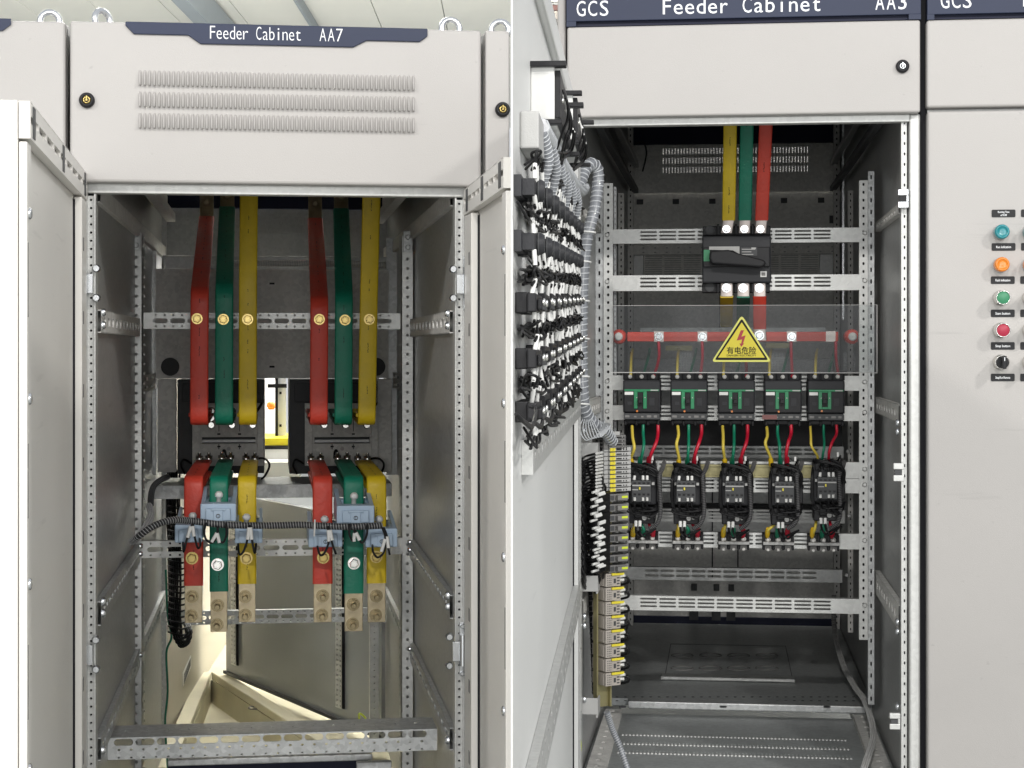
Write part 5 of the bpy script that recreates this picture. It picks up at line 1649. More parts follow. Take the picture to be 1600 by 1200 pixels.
for i in range(5):
    m = mids[i]
    cable([(m[0][0], m[0][1], dT), (m[0][0] + 1, (m[0][1] + m[1][1]) / 2, dK - 0.02), (m[1][0], m[1][1], dK - 0.035), (m[3][0], m[3][1], dK - 0.01), (m[2][0], m[2][1], dK + 0.01)], 0.0040 if i < 4 else 0.0032, 'yellowc', 'yellow cable below the breaker ' + names5[i], GB,
          [((m[3][0], m[3][1], dK - 0.01), (m[2][0], m[2][1], dK + 0.01), 0.0066)] if i < 4 else (), 'yboot')
    for tab, key, nm, rr in ((greens, 'greenc', 'green', 0.0040), (reds, 'redc', 'red', 0.0046)):
        g = tab[i]
        cable([(g[0][0], g[0][1], dT), (g[0][0], g[0][1] + 14, dT - 0.01), (g[1][0], g[1][1], dK - 0.03), ((g[1][0] + g[2][0]) / 2 - (2 if nm == 'red' else 0), (g[1][1] + g[2][1]) / 2, dK - 0.03), (g[2][0], g[2][1], dK + 0.01)], rr if i < 4 else rr * 0.8, key, nm + ' cable below the breaker ' + names5[i], GB,
              [((g[2][0] + (1 if nm == 'red' else 0), g[2][1] - 13, dK - 0.015), (g[2][0], g[2][1], dK + 0.01), 0.0066)] if i < 4 else (), key)

# ------------------------------------------------------------------ motor starters: contactor with overload relay below
XS = (1003, 1071, 1145, 1221, 1286)
def starter(X, lab):
    th = thing(R, 'motor_starter', R.p(X, 830, MR), lab, 'contactor', 'contactors with overload relays in a row')
    f = lambda q, a, b, Y0, Y1, d0, d1: rbox(q, X + a, X + b, Y0, Y1, d0, d1)
    d = MR - 0.10
    q = MB(); f(q, -20, 22, 728, 790, d + 0.02, MR - 0.002); q.obj('body', 'char', th, bevel=0.003)
    q = MB()
    for k in (-18, -5, 8): f(q, k, k + 9, 726, 741, d + 0.005, d + 0.03)
    q.obj('terminal_hood', 'black', th, bevel=0.002)
    q = MB(); f(q, -16, 14, 752, 786, d - 0.02, d + 0.02); q.obj('auxiliary_block', 'dgrey', th, bevel=0.002)
    q = MB(); f(q, -15, 13, 759, 761, d - 0.0225, d - 0.019); f(q, -15, -6, 766, 767.4, d - 0.0225, d - 0.019); q.obj('grey_strip', 'lgrey', th)
    q = MB(); f(q, -15, 13, 762, 771.5, d - 0.021, d - 0.019); q.obj('label_field', 'dgrey', th)
    q = MB(); f(q, -4.5, -2.3, 762.5, 766.5, d - 0.024, d - 0.02); q.obj('indicator', 'mark_y', th)
    q = MB()
    for k in (-13, -6, 1, 8):
        f(q, k, k + 4, 755, 757.5, d - 0.0212, d - 0.0195); f(q, k, k + 4, 772.5, 775.5, d - 0.0212, d - 0.0195)
    q.obj('terminal_hole', 'black', th)
    q = MB()
    for k in (-12.5, 0.5, 7):
        q.tube([R.p(X + k + 1.2, 743.5, d - 0.018), R.p(X + k + (1.2 if k > 0 else 0.2), 750, d - 0.022)], 0.0036, 8, 1)
        q.tube([R.p(X + k + 1.0, 777.5, d - 0.022), R.p(X + k + 1.2, 782, d - 0.020)], 0.0034, 8, 1)
    q.obj('wire_marker', 'sleeve_w', th)
    q = MB()
    for k in (-18.5, 15.5): f(q, k, k + 4, 755, 759, d - 0.004, d + 0.02)
    q.obj('release_tab', 'lgrey', th)
    q = MB(); f(q, -20, 20, 794, 820, d + 0.01, MR - 0.002); f(q, -12, 0, 800, 812, d, d + 0.012); q.obj('overload_relay', 'black', th, bevel=0.003)
    q = MB(); q.cyl(R.p(X + 4, 809, d + 0.009), (0, -1, 0), 0.006, 0.006, 14); q.cyl(R.p(X + 11, 809, d + 0.009), (0, -1, 0), 0.0035, 0.006, 12)
    q.obj('dial', 'lgrey', th)
    q = MB()
    for k in (-9.5, -3):
        q.tube([R.p(X + k, 814, d - 0.004), R.p(X + k - 0.3, 823, d - 0.010)], 0.0042, 8, 1)
    q.obj('wire_marker', 'sleeve_w', th)
    q = MB()
    for k in (-9.8, -3.3):
        q.tube([R.p(X + k, 823, d - 0.010), R.p(X + k + 1, 833, d - 0.03), R.p(X + k + 7, 839, d - 0.03), R.p(X + k + 14, 834, d - 0.015), R.p(X + 22, 826, d)], 0.0027, 7, 5)
    for k in (-12, 1, 7.5):
        q.tube([R.p(X + k, 743, d - 0.018), R.p(X + k, 737, d - 0.02), R.p(X + k + 5, 732, d), R.p(X + 22, 745, d + .0)], 0.0026, 7, 5)
        q.tube([R.p(X + k, 783, d - 0.020), R.p(X + k + 1, 792, d - 0.015), R.p(X + k + 8, 797, d), R.p(X + 22, 800, d + 0.01)], 0.0026, 7, 5)
    rs = random.Random(8)
    for k in range(6):
        xa, ya = rs.uniform(-19, 18), rs.uniform(722, 735)
        q.tube([R.p(X + xa, ya, d + 0.02), R.p(X + xa + rs.uniform(-5, 6), ya - 7, d + 0.0), R.p(X + 20 + rs.uniform(-3, 6), ya + rs.uniform(0, 14), d - 0.004), R.p(X + 26 + rs.uniform(-3, 3), ya + 26, d + 0.01)], 0.0024, 6, 5)
    for k in range(5):
        xa, ya = rs.uniform(-20, 16), rs.uniform(788, 800)
        q.tube([R.p(X + xa, ya, d + 0.0), R.p(X + xa + rs.uniform(-4, 8), ya + rs.uniform(5, 13), d - 0.012), R.p(X + 18 + rs.uniform(-4, 5), ya + rs.uniform(4, 16), d - 0.01), R.p(X + 26 + rs.uniform(-3, 3), ya - 4, d + 0.01)], 0.0024, 6, 5)
    for k in range(3):
        q.tube([R.p(X - 20 + k, 735, d + 0.03), R.p(X - 23 + k, 750, d + 0.01), R.p(X - 23 + k * 1.5, 785, d + 0.01), R.p(X - 18 + k * 2, 800, d + 0.01)], 0.0024, 6, 5)
    q.obj('control_wire', 'wire', th)
    q = MB(); f(q, 22.5, 30, 744, 786, d + 0.035, MR - 0.002); q.obj('side_block', 'black', th, bevel=0.002)
    q = MB(); f(q, 15, 18, 713, 720, d + 0.0, d + 0.004); q.obj('wire_marker', 'sleeve_w', th)
    return th
slab = ['contactor with overload relay next to the grey terminal strips', 'contactor with overload relay second from the terminal strips', 'contactor with overload relay in the middle of the five', 'contactor with overload relay fourth from the terminal strips', 'contactor with overload relay last from the strips, set a little higher']
s0 = starter(XS[0], slab[0])
for i in range(1, 5):
    dup(s0, (R.p(XS[i], 760, MR).x - R.p(XS[0], 760, MR).x, 0, 0.012 if i == 4 else 0.0), slab[i])
for i, X in enumerate((1031, 1099, 1172, 1246, 1312)):
    d = MR - 0.085
    conduit(R, 'conduit', [(X + 7, 722, d + 0.03), (X + 4, 732, d), (X - 1, 744, d - 0.02), (X + 0, 765, d - 0.02), (X + 1, 790, d - 0.02), (X, 808, d - 0.02), (X - 6, 820, d - 0.02), (X - 16, 826, d - 0.015)], 0.006,
            'grey ribbed conduit beside the contactor ' + names5[i], 'conduit', 'wire', 'dgrey', 'grey conduits beside the contactors')
# brass rail behind the starters
q = MB(); rbox(q, 1035, 1313, 728, 745, MR - 0.012, MR - 0.002); rbox(q, 1035, 1313, 726, 729, MR - 0.02, MR - 0.011); rbox(q, 1035, 1313, 743, 746, MR - 0.02, MR - 0.011)
tag(q.obj('mounting_rail', 'brass', None, R, R.p(1174, 746, MR)), 'yellowish mounting rail running behind the contactors', 'mounting rail')

# ------------------------------------------------------------------ three-pole terminal blocks
XT = (1004, 1074, 1145, 1214, 1284)
def tblock(X, lab):
    th = thing(R, 'terminal_block', R.p(X, 860, MR), lab, 'terminal block', 'three pole terminal blocks in a row')
    f = lambda q, a, b, Y0, Y1, d0, d1: rbox(q, X + a, X + b, Y0, Y1, d0, d1)
    d = MR - 0.05
    q = MB(); f(q, -24, 24, 833, 858, d + 0.014, MR - 0.002)
    for k in (-24, -9.5, 5.5, 20.5): f(q, k, k + 3.5, 835, 859, d, d + 0.03)
    q.obj('base', 'black', th, bevel=0.0015)
    q = MB(); f(q, -24, 24, 846.5, 851, d - 0.012, d + 0.012); q.obj('marker_strip', 'lgrey', th, bevel=0.001)
    q = MB()
    for k in (-15.5, 0, 15.5):
        heads(q, R.p(X + k, 840.5, d + 0.012), 0.0056); heads(q, R.p(X + k, 855.5, d + 0.012), 0.0045)
        pass
    q.obj('terminal_screw', 'galv_dull', th)
    q = MB()
    for k in (-15.5, 0, 15.5): f(q, k - 5, k + 5, 852, 859, d + 0.008, d + 0.013)
    q.obj('terminal_shoe', 'mgrey', th)
    return th
tlab = ['terminal block partly hidden by the grey relays of the strip', 'terminal block second from the grey relays', 'terminal block with the blackest base, middle of five', 'terminal block fourth from the grey relays', 'terminal block last from the relays, beside the column']
t0 = tblock(XT[0], tlab[0])
for i in range(1, 5): dup(t0, (R.p(XT[i], 845, MR).x - R.p(XT[0], 845, MR).x, 0, 0), tlab[i])
for i in range(5):
    X = XT[i]; XX = XS[i]; d = MR - 0.05
    for k, (key, off, nm) in enumerate((('yellowc', -15.5, 'yellow'), ('greenc', 0, 'green'), ('redc', 15.5, 'red'))):
        cable([(XX + off * 0.7, 812, d), (XX + off * 0.75, 820, d - 0.02), (X + off + (2 if i != 4 else 4), 828, d - 0.02), (X + off + 1, 836, d + 0.0), (X + off, 840, d + 0.01)], 0.0040, key, nm + ' cable going down to the terminal block ' + names5[i], GC_,
              [((X + off + 1.2, 825.5, d - 0.02), (X + off + 0.3, 838.5, d + 0.004), 0.0064)], 'yboot' if k == 0 else key)
# ------------------------------------------------------------------ column of terminal strips at the door side of AA3
DS = 0.12
AX = Matrix.Rotation(R_(38), 4, 'Z')
def turned(q, X, Y):
    c = R.p(X, Y, DS)
    q.X = Matrix.Translation(c) @ AX
    return c
S_ = SR / (1 + DS / ZR)                        # px per metre at this depth
def tu(px): return px / S_
# rail and brackets
th = thing(R, 'strip_rail', R.p(944, 1110, DS + .03), 'brass coloured mounting rail standing upright on two grey brackets by the open door', 'mounting rail')
q = MB(); c = turned(q, 946, 1090); q.box(-0.012, 0.03, 0.028, 0.033, tu(-18), tu(395)); q.box(-0.012, -0.008, 0.018, 0.028, tu(-18), tu(395)); q.box(0.026, 0.030, 0.018, 0.028, tu(-18), tu(395)); q.X = None; q.obj('rail', 'brass', th)
for Y0, Y1, r in ((693, 722, 1), (903, 928, 0), (1096, 1122, 0)):
    q = MB(); rbox(q, 906, 934, Y0, Y1, DS - 0.06, DS - 0.056); q.pbox(R, 906, Y0, 909, Y1, DS - 0.056, DS); q.pbox(R, 931, Y0, 934, Y1, DS - 0.056, DS + 0.03); q.obj('bracket', 'lgrey', th, bevel=0.001)
q = MB()
for Y in (655, 672, 690, 706, 905, 925, 1013, 1112, 1124):
    screw(q, R.p(903.5, Y, -0.0), (0, -1, 0), 0.007, 0.005)
q.obj('bolt', 'zinc', th)

# upper stack: grey feed-through terminals with yellow markers
def slice_(Y, wide, lab, mark):
    q = MB(); c = turned(q, 945, Y)
    th = thing(R, 'terminal', c, lab, 'terminal', 'grey rail terminals of the upper stack')
    h = tu(6.2)
    q.box(-0.002, tu(50) if wide else tu(40), 0.0, 0.05, 0, h)
    q.box(tu(6), tu(44) if wide else tu(34), -0.006, 0.0, 0.001, h - 0.001)
    q.obj('body', 'lgrey' if wide else 'mgrey', th, bevel=0.0008, seg=1)
    m = MB(); turned(m, 945, Y)
    for a, e in ((tu(19), tu(29)), (tu(32), tu(34)), (tu(37), tu(39))): m.box(a, e, -0.0068, -0.006, h * 0.3, h * 0.62)
    m.box(-0.003, -0.002, 0.006, 0.016, h * .2, h * .7); m.box(-0.003, -0.002, 0.026, 0.034, h * .2, h * .7)
    m.obj('slot', 'black', th)
    if mark:
        m = MB(); turned(m, 945, Y); m.box(tu(7), tu(12), -0.0072, -0.006, 0.0008, h - 0.0008); m.box(tu(12.6), tu(17), -0.0072, -0.006, 0.0008, h - 0.0008); m.obj('marker', 'mark_y', th)
    return th
slice_(769 - 9 * 7.0, True, 'grey rail terminal topmost of the stack with yellow markers', True)
nums = ('topmost', 'second', 'third', 'fourth', 'fifth', 'sixth', 'seventh', 'eighth', 'lowest')
for k in range(9):
    slice_(769 - 7.0 * (8 - k), True, '%s grey terminal with yellow markers from the top of the upper stack' % ('', 'third', 'fourth', 'fifth', 'sixth', 'seventh', 'eighth', 'ninth')[k] if k not in (0, 8) else ('second grey terminal with yellow markers from the top of the upper stack' if k == 0 else 'lowest grey terminal of the upper stack, just above the dark relays'), True)
for k in range(4):
    slice_(703.5 - 5.6 * (3 - k), False, '%s of the four darker grey terminals above the yellow markers' % nums[k], False)
q = MB(); c = turned(q, 941, 684); q.box(-0.006, 0.05, 0.0, 0.045, 0, tu(9)); q.box(0.0, 0.02, -0.003, 0.0, tu(2), tu(7)); q.box(0.006, 0.03, 0.01, 0.03, tu(9), tu(11)); q.X = None
tag(q.obj('end_stop', 'lgrey', None, R, c, 0.001), 'grey plastic end stop on top of the upper terminal stack', 'end stop')

# dark grey plug-in relays with lime labels
for k in range(8):
    Y = 784 + k * 15.9
    q = MB(); c = turned(q, 953, Y)
    th = thing(R, 'relay', c, '%s of the eight dark grey relays with lime labels on the strip' % ('topmost', 'second', 'third', 'fourth', 'fifth', 'sixth', 'seventh', 'lowest')[k], 'relay', 'dark grey relays on the strip')
    q.box(tu(-2), tu(34), 0.0, 0.055, 0, tu(11.5)); q.box(tu(10), tu(29), -0.012, 0.0, tu(2.0), tu(10)); q.box(tu(34), tu(38), 0.004, 0.04, tu(2), tu(12.5))
    q.obj('body', 'mgrey', th, bevel=0.0015)
    m = MB(); turned(m, 953, Y); m.box(tu(17), tu(28), -0.0128, -0.012, tu(5.5), tu(9)); m.obj('label', 'mark_g', th)
    m = MB(); turned(m, 953, Y); m.box(tu(1), tu(8), -0.0006, 0.0, tu(2), tu(9.5)); m.box(tu(-2.4), tu(-2), 0.008, 0.04, tu(2), tu(9)); m.obj('socket_face', 'dgrey', th)
# beige relay sockets with yellow tabs
for k in range(8):
    Y = 917 + k * 22.2
    q = MB(); c = turned(q, 945, Y)
    th = thing(R, 'relay_socket', c, '%s of the eight beige sockets with yellow tabs under the dark relays' % ('topmost', 'second', 'third', 'fourth', 'fifth', 'sixth', 'seventh', 'lowest')[k], 'relay socket', 'beige sockets on the strip')
    q.box(tu(0), tu(13), -0.004, 0.04, 0, tu(20.5)); q.box(tu(13), tu(28), -0.004, 0.04, tu(0), tu(18)); q.box(tu(28), tu(33), 0.004, 0.04, tu(4), tu(18)); q.box(tu(-1), tu(0), 0.004, 0.05, tu(1), tu(19))
    q.obj('body', 'beige', th, bevel=0.001)
    m = MB(); turned(m, 945, Y)
    for a in range(5):
        for b in range(3): m.box(tu(3 + b * 3), tu(4.4 + b * 3), -0.0046, -0.004, tu(2.2 + a * 3.5), tu(3.6 + a * 3.5))
    m.box(tu(15), tu(19), -0.0048, -0.004, tu(5), tu(12))
    for a in range(3): m.box(tu(21), tu(26), -0.0046, -0.004, tu(3 + a * 4.5), tu(5 + a * 4.5))
    m.obj('contact_slot', 'dgrey', th)
    m = MB(); turned(m, 945, Y); m.box(tu(10), tu(33), -0.009, -0.004, tu(17.3), tu(21)); m.obj('tab', 'mark_y', th, bevel=0.0006)
    m = MB(); turned(m, 945, Y); m.tube([(tu(31), 0.0, tu(12)), (tu(37), -0.012, tu(13)), (tu(40), -0.01, tu(5)), (tu(36), 0.01, tu(0))], 0.003, 7, 5); m.obj('link_wire', 'wire', th)
    m = MB(); turned(m, 945, Y); m.tube([(tu(29), -0.002, tu(15)), (tu(34), -0.010, tu(16.5))], 0.0036, 7, 1); m.tube([(tu(29), -0.002, tu(9)), (tu(33), -0.008, tu(9.5))], 0.0036, 7, 1); m.obj('wire_marker', 'sleeve_w', th)

# black wires looping out of the strip, each pair with white markers
rnd = random.Random(11)
q = MB(); mk = MB()
for k in range(13):
    Y = 707 + k * 5.2
    q.tube([R.p(941, Y, DS - .03), R.p(930, Y + 2, DS - .07), R.p(915 + rnd.uniform(-3, 4), Y + 6, DS - .06), R.p(908 + rnd.uniform(-2, 4), Y + 12, DS - .10), R.p(914, Y + 24, DS - .04)], 0.0026, 7, 5)
    mk.tube([R.p(941, Y, DS - .035), R.p(932, Y + 1.6, DS - .075)], 0.0030, 8, 1)
bt = thing(R, 'cable_bundle', R.p(920, 780, DS), 'fan of black wires with white markers entering the upper terminal stack', 'cable bundle')
q.obj('wires', 'wire', bt); mk.obj('wire_markers', 'sleeve_w', bt)
q = MB(); mk = MB()
for k in range(56):
    Y = 768 + k * 2.25
    x1 = 950 - (k % 2) * 3
    q.tube([R.p(952, Y, DS - .0), R.p(940 + rnd.uniform(-2, 2), Y + 1, DS - .05), R.p(928 + rnd.uniform(-4, 3), Y + 4, DS - .06), R.p(911 + rnd.uniform(-4, 6), Y + rnd.uniform(2, 12), DS - .05), R.p(906 + rnd.uniform(-2, 6), Y + rnd.uniform(10, 22), DS - .11), R.p(916, Y + 30, DS - .05)], 0.0026, 7, 5)
    if k % 5 < 3:
        xo = (k % 5 == 0) * -7 + rnd.uniform(-4, 3)
        mk.tube([R.p(943 + xo, Y - 1.5, DS - .068), R.p(933 + xo, Y + 1.8, DS - .085)], 0.0030, 8, 1)
bt = thing(R, 'cable_bundle', R.p(925, 890, DS), 'dense curtain of black wires with white markers beside the dark grey relays', 'cable bundle')
q.obj('wires', 'wire', bt); mk.obj('wire_markers', 'sleeve_w', bt)
for k in range(7):                                   # a dark backing of looser loops
    pass
q = MB()
for k in range(52):
    X = 908 + rnd.uniform(0, 26); Y = 718 + k * 3.3
    q.tube([R.p(X, Y, DS + .0), R.p(X + rnd.uniform(-6, 10), Y + 8, DS - .04), R.p(X + rnd.uniform(-3, 14), Y + 26, DS - .04), R.p(X + 8, Y + 40, DS + .0)], 0.0030, 7, 5)
tag(q.obj('cable_bundle', 'wire', None, R, R.p(920, 860, DS + .1)), 'loose black wires hidden deeper behind the fanned wires of the terminal column', 'cable bundle')
conduit(R, 'conduit', [(926, 905, DS + .10), (927, 960, DS + .10), (930, 1020, DS + .10), (932, 1085, DS + .08)], 0.012, 'dark ribbed conduit running down behind the beige sockets', 'conduit', 'wire', 'dgrey', None, 4)

# clear spiral conduit from the door into the cabinet
conduit(R, 'conduit', [(888, 296, -0.05), (903, 292, -0.05), (913, 268, -0.02), (923, 256, 0.0), (933, 264, 0.02), (934, 290, 0.02), (928, 330, 0.0), (917, 372, -0.015), (911, 430, -0.02), (909, 500, -0.02), (909, 560, -0.02), (911, 620, -0.02), (916, 645, 0.0), (930, 664, 0.03), (944, 672, 0.08), (957, 690, 0.14)], 0.0152,
        'clear spiral conduit arching from the open door down to the terminal strips', 'conduit', 'char', 'tubeclear', None, 5.0)
for k, Y in enumerate((363, 409, 470, 529, 588, 631)):
    q = MB(); q.torus(R.p(919 if Y < 400 else 912 if Y < 450 else 909.5, Y, -0.018), (0.06, 0.05, 1), 0.0160, 0.0022, 24, 6)
    tag(q.obj('cable_tie', 'sleeve_w', None, R, R.p(910, Y, -0.018)), '%s white tie from the top round the clear upright conduit' % ('first', 'second', 'third', 'fourth', 'fifth', 'sixth')[k], 'cable tie', 'ties of the clear conduit')
q = MB()
for k in range(7):
    q.tube([R.p(912 + k * 2, 652, .0), R.p(906 + k * 5, 670 + k, -.02), R.p(916 + k * 4, 688 - k, -.02), R.p(936 + k * 3, 676 - 2 * k, .0), R.p(946 - k, 655 + k, .05)], 0.0012, 6, 6)
tag(q.obj('spiral_wrap_end', 'wrapw', None, R, R.p(925, 690, .0)), 'loose curls of clear spiral wrap above the grey terminals', 'spiral wrap')

# grey conduits on the floor, earth wire
conduit(R, 'conduit', [(1303, 930, 1.7), (1304, 985, 1.65), (1316, 1035, 1.4), (1335, 1072, 1.05), (1350, 1093, 0.86), (1362, 1128, 0.55), (1364, 1155, 0.38), (1354, 1188, 0.17), (1345, 1215, 0.05)], 0.0082, 'grey ribbed conduit curving along the cabinet floor by the mounting column', 'conduit', None, 'mgrey')
conduit(R, 'conduit', [(948, 1112, DS), (957, 1140, .14), (968, 1165, .14), (985, 1215, .12)], 0.0078, 'clear ribbed conduit running from the brass rail down across the perforated floor', 'conduit', 'dgrey', 'tubeclear')
q = MB(); q.tube([R.p(892, 1185, -0.05), R.p(890, 1165, -0.06), R.p(897, 1152, -0.05), R.p(905, 1155, 0.0), R.p(906, 1175, 0.02), R.p(901, 1195, 0.02)], 0.0035, 8, 6)
tag(q.obj('earth_wire', 'mark_g', None, R, R.p(900, 1195, 0)), 'yellow green earth wire looping between the open door and the jamb', 'earth wire')
q = MB(); q.tube([R.p(993, 226, 2.2), R.p(1005, 222, 2.2), R.p(1010, 240, 2.2), R.p(1004, 268, 2.2)], 0.0028, 6, 6)
tag(q.obj('loose_wire', 'wire', None, R, R.p(1004, 268, 2.4)), 'thin black wire hanging loose in front of the rear louvres', 'loose wire')

# ------------------------------------------------------------------ the open door of AA3
dl0 = D.local(WD.p(801.2, 545, 1.0)); 
# where the door plane meets the middle of the hall
r0 = D.ray(801.5, 545)
ymin = D.q(801.2, 545, 0.0).y
zt_, zb_ = D.p(900, 199, 0).z, 0.10
q = MB(); q.box(-0.0024, 0.0, ymin, -0.01, zb_, zt_); q.box(-0.022, -0.0024, -0.12, -0.01, zb_, zt_); dr = q.obj('cabinet_door', 'paint_white', None, D, (0, 0, 0), 0.003)
dr.parent = CABR; dr.matrix_parent_inverse = (Matrix.Translation(CABR.location) @ Matrix.Rotation(R.th, 4, 'Z')).inverted()
ORG[dr] = Vector((0, 0, 0)); FR[dr] = D
q = MB(); q.box(-0.001, 0.012, ymin, -0.012, zt_ - 0.045, zt_); q.obj('top_rail', 'paint_white', dr, bevel=0.004)
q = MB(); q.perf('yz', -0.24, -0.13, zb_, zt_ - 0.07, 0.012, -0.004, 1, 34, 0.2, 0.16); q.box(-0.001, 0.0115, -0.245, -0.24, zb_, zt_ - 0.07); q.box(-0.001, 0.0115, -0.13, -0.125, zb_, zt_ - 0.07); q.obj('stile', 'paint_white', dr)
q = MB(); q.box(0.001, 0.004, -0.23, -0.14, zb_, zt_ - 0.07); q.obj('stile_back', 'dgrey', dr)
q = MB(); q.box(-0.001, 0.010, -0.11, -0.014, zb_, zt_ - 0.01); q.obj('rim', 'paint_white', dr, bevel=0.003)
q = MB(); q.box(-0.0005, 0.003, -0.262, -0.252, zb_ + 0.05, zt_ - 0.08); q.obj('gasket', 'gasket', dr)
# two punched rails lying across the door
for z0, z1, n_, key in ((0.742, 0.800, 22, 'door_rail'), (1.155, 1.195, 22, 'door_rail')):
    q = MB(); q.perf('yz', -1.98, -0.14, z0, z1, 0.0135, -0.003, n_, 2 if z0 < 1 else 1, 0.3, 0.34)
    q.box(0.0005, 0.0133, -1.98, -0.14, z1 - 0.002, z1); q.box(0.0005, 0.0133, -1.98, -0.14, z0, z0 + 0.002)
    q.box(0.0002, 0.0136, -1.983, -1.979, z0, z1)
    o = q.obj(key, 'rail', dr)
    q = MB(); q.box(0.004, 0.006, -1.98, -0.14, z0 + 0.003, z1 - 0.003); q.obj('rail_back', 'dgrey', o)
for Y in (652, 838, 1015):
    q = MB(); c = R.p(888, Y, -0.02); q.pbox(R, 883, Y - 9, 893, Y + 9, -0.03, -0.01); q.cyl(Vector((c.x, -0.035, c.z - 0.012)), (0, 0, 1), 0.006, 0.024, 12)
    q.pbox(R, 893, Y - 3, 906, Y + 3, -0.025, -0.01); screw(q, R.p(903, Y, -0.026), (0, -1, 0), 0.007, 0.006)
    q.obj('hinge', 'rail', CABR, bevel=0.0015)

# meters and rows of contact blocks on the inside of the door
def along(Yh, Yf, n):
    """n places along a row on the door, from the hinge towards the camera"""
    out = []
    ra, rb = 1.14, 2.03
    za, zb2 = CAMZ + (HOR - Yh) / (SR * ra), CAMZ + (HOR - Yf) / (SR * rb)
    ua, ub = ZR * (1 - 1 / ra), ZR * (1 - 1 / rb)
    for k in range(n):
        t = k / (n - 1)
        out.append(Vector((0, -(ua + (ub - ua) * t), za + (zb2 - za) * t)))
    return out
def wires(q, mk, c, rnd, up):
    """two sleeved wire ends leaving a device at c"""
    for s in (-1.4, 0, 1.4):
        y = c.y + s * 0.030 + rnd.uniform(-.01, .01)
        x = c.x + rnd.uniform(-0.004, 0.002)
        e = Vector((x + rnd.uniform(-.003, .004), y + rnd.uniform(-.012, .012), c.z + 0.017 * up))
        mk.tube([(x, y, c.z), e], 0.0026, 8, 1)
        e2 = e + Vector((rnd.uniform(-.005, .006), rnd.uniform(-.03, .03), 0.012 * up))
        e3 = Vector((rnd.uniform(0.010, 0.030), c.y + rnd.uniform(-.09, .09), c.z + up * rnd.uniform(0.024, 0.034)))
        e4 = Vector((rnd.uniform(0.004, 0.016), c.y + rnd.uniform(-.10, .10), c.z + up * rnd.uniform(0.010, 0.028)))
        q.tube([(x, y, c.z + 0.010 * up), e, e2, e3, e4], 0.0017, 7, 5)

def device(kind, c, lab, grp, rnd, k):
    th = thing(D, 'contact_block' if kind == 'block' else 'lamp_body', (0, c.y, c.z), lab, 'contact block' if kind == 'block' else 'lamp body', grp)
    if kind == 'block':
        q = MB(); q.box(0.0, 0.014, c.y - 0.050, c.y + 0.050, c.z - 0.0115, c.z + 0.0115); q.box(0.014, 0.024, c.y - 0.064, c.y + 0.060, c.z - 0.0105, c.z + 0.010); q.box(0.024, 0.030, c.y - 0.050, c.y + 0.046, c.z - 0.008, c.z + 0.004)
        q.obj('body', 'black', th, bevel=0.0015)
        q = MB()
        for s in (-1, 1):
            q.lathe([(0.0042, 0), (0.0042, 0.0016), (0.0028, 0.0024)], (0.030, c.y + s * 0.030, c.z + 0.001), (1, 0, 0), 10)
            q.box(0.026, 0.0306, c.y + s * 0.030 - 0.012, c.y + s * 0.030 + 0.012, c.z - 0.0003, c.z + 0.0023)
        q.obj('terminal_screw', 'steel', th)
        q = MB()
        for s in range(5): q.box(0.0299, 0.0306, c.y - 0.045 + s * 0.020, c.y - 0.037 + s * 0.020, c.z - 0.0075, c.z - 0.003)
        q.obj('rib', 'dgrey', th)
    else:
        q = MB(); q.lathe([(0.0140, 0), (0.0140, 0.006), (0.0125, 0.007), (0.0125, 0.026), (0.010, 0.030)], (0, c.y, c.z), (1, 0, 0), 18)
        q.box(0.0, 0.008, c.y - 0.070, c.y + 0.070, c.z - 0.0115, c.z + 0.0115)
        q.box(0.008, 0.021, c.y - 0.052, c.y + 0.052, c.z - 0.009, c.z + 0.009)
        q.obj('body', 'char', th)
        q = MB(); q.torus((0.012, c.y, c.z), (1, 0, 0), 0.0127, 0.0010, 18, 5); q.torus((0.023, c.y, c.z), (1, 0, 0), 0.0127, 0.0011, 18, 5); q.obj('collar', 'dgrey', th)
    q, mk = MB(), MB()
    wires(q, mk, Vector((0.020, c.y, c.z + 0.009)), rnd, 1)
    if True:
        wires(q, mk, Vector((0.020, c.y, c.z - 0.009)), rnd, -1)
    q.obj('wire', 'wire', th); mk.obj('wire_marker', 'sleeve_w', th)

rowdefs = [
  ('lamp', 356, 296, 'upper row of dark lamp bodies on the open door', 9),
  ('lamp', 408, 380, 'second row of dark lamp bodies on the open door', 9),
  ('block', 468, 474, 'upper row of black contact blocks on the open door', 9),
  ('block', 528, 560, 'middle row of black contact blocks on the open door', 9),
  ('block', 580, 642, 'lowest row of black contact blocks on the open door', 9),
]
rw = random.Random(21)
for kind, Yh, Yf, desc, n in rowdefs:
    pts = along(Yh, Yf, n)
    for k, c in enumerate(pts):
        pos = ('next to the hinge', 'second from the hinge', 'third from the hinge', 'fourth from the hinge', 'fifth from the hinge', 'sixth from the hinge', 'seventh from the hinge', 'eighth from the hinge', 'last from the hinge')[k]
        nm = {'upper row of dark lamp bodies on the open door': 'dark lamp body in the upper lamp row of the door, ', 'second row of dark lamp bodies on the open door': 'dark lamp body in the second lamp row of the door, ',
              'upper row of black contact blocks on the open door': 'black contact block in the upper block row of the door, ', 'middle row of black contact blocks on the open door': 'black contact block in the middle block row of the door, ',
              'lowest row of black contact blocks on the open door': 'black contact block in the lowest row of the door, '}[desc] + pos
        device(kind, c, nm, desc, rw, k)

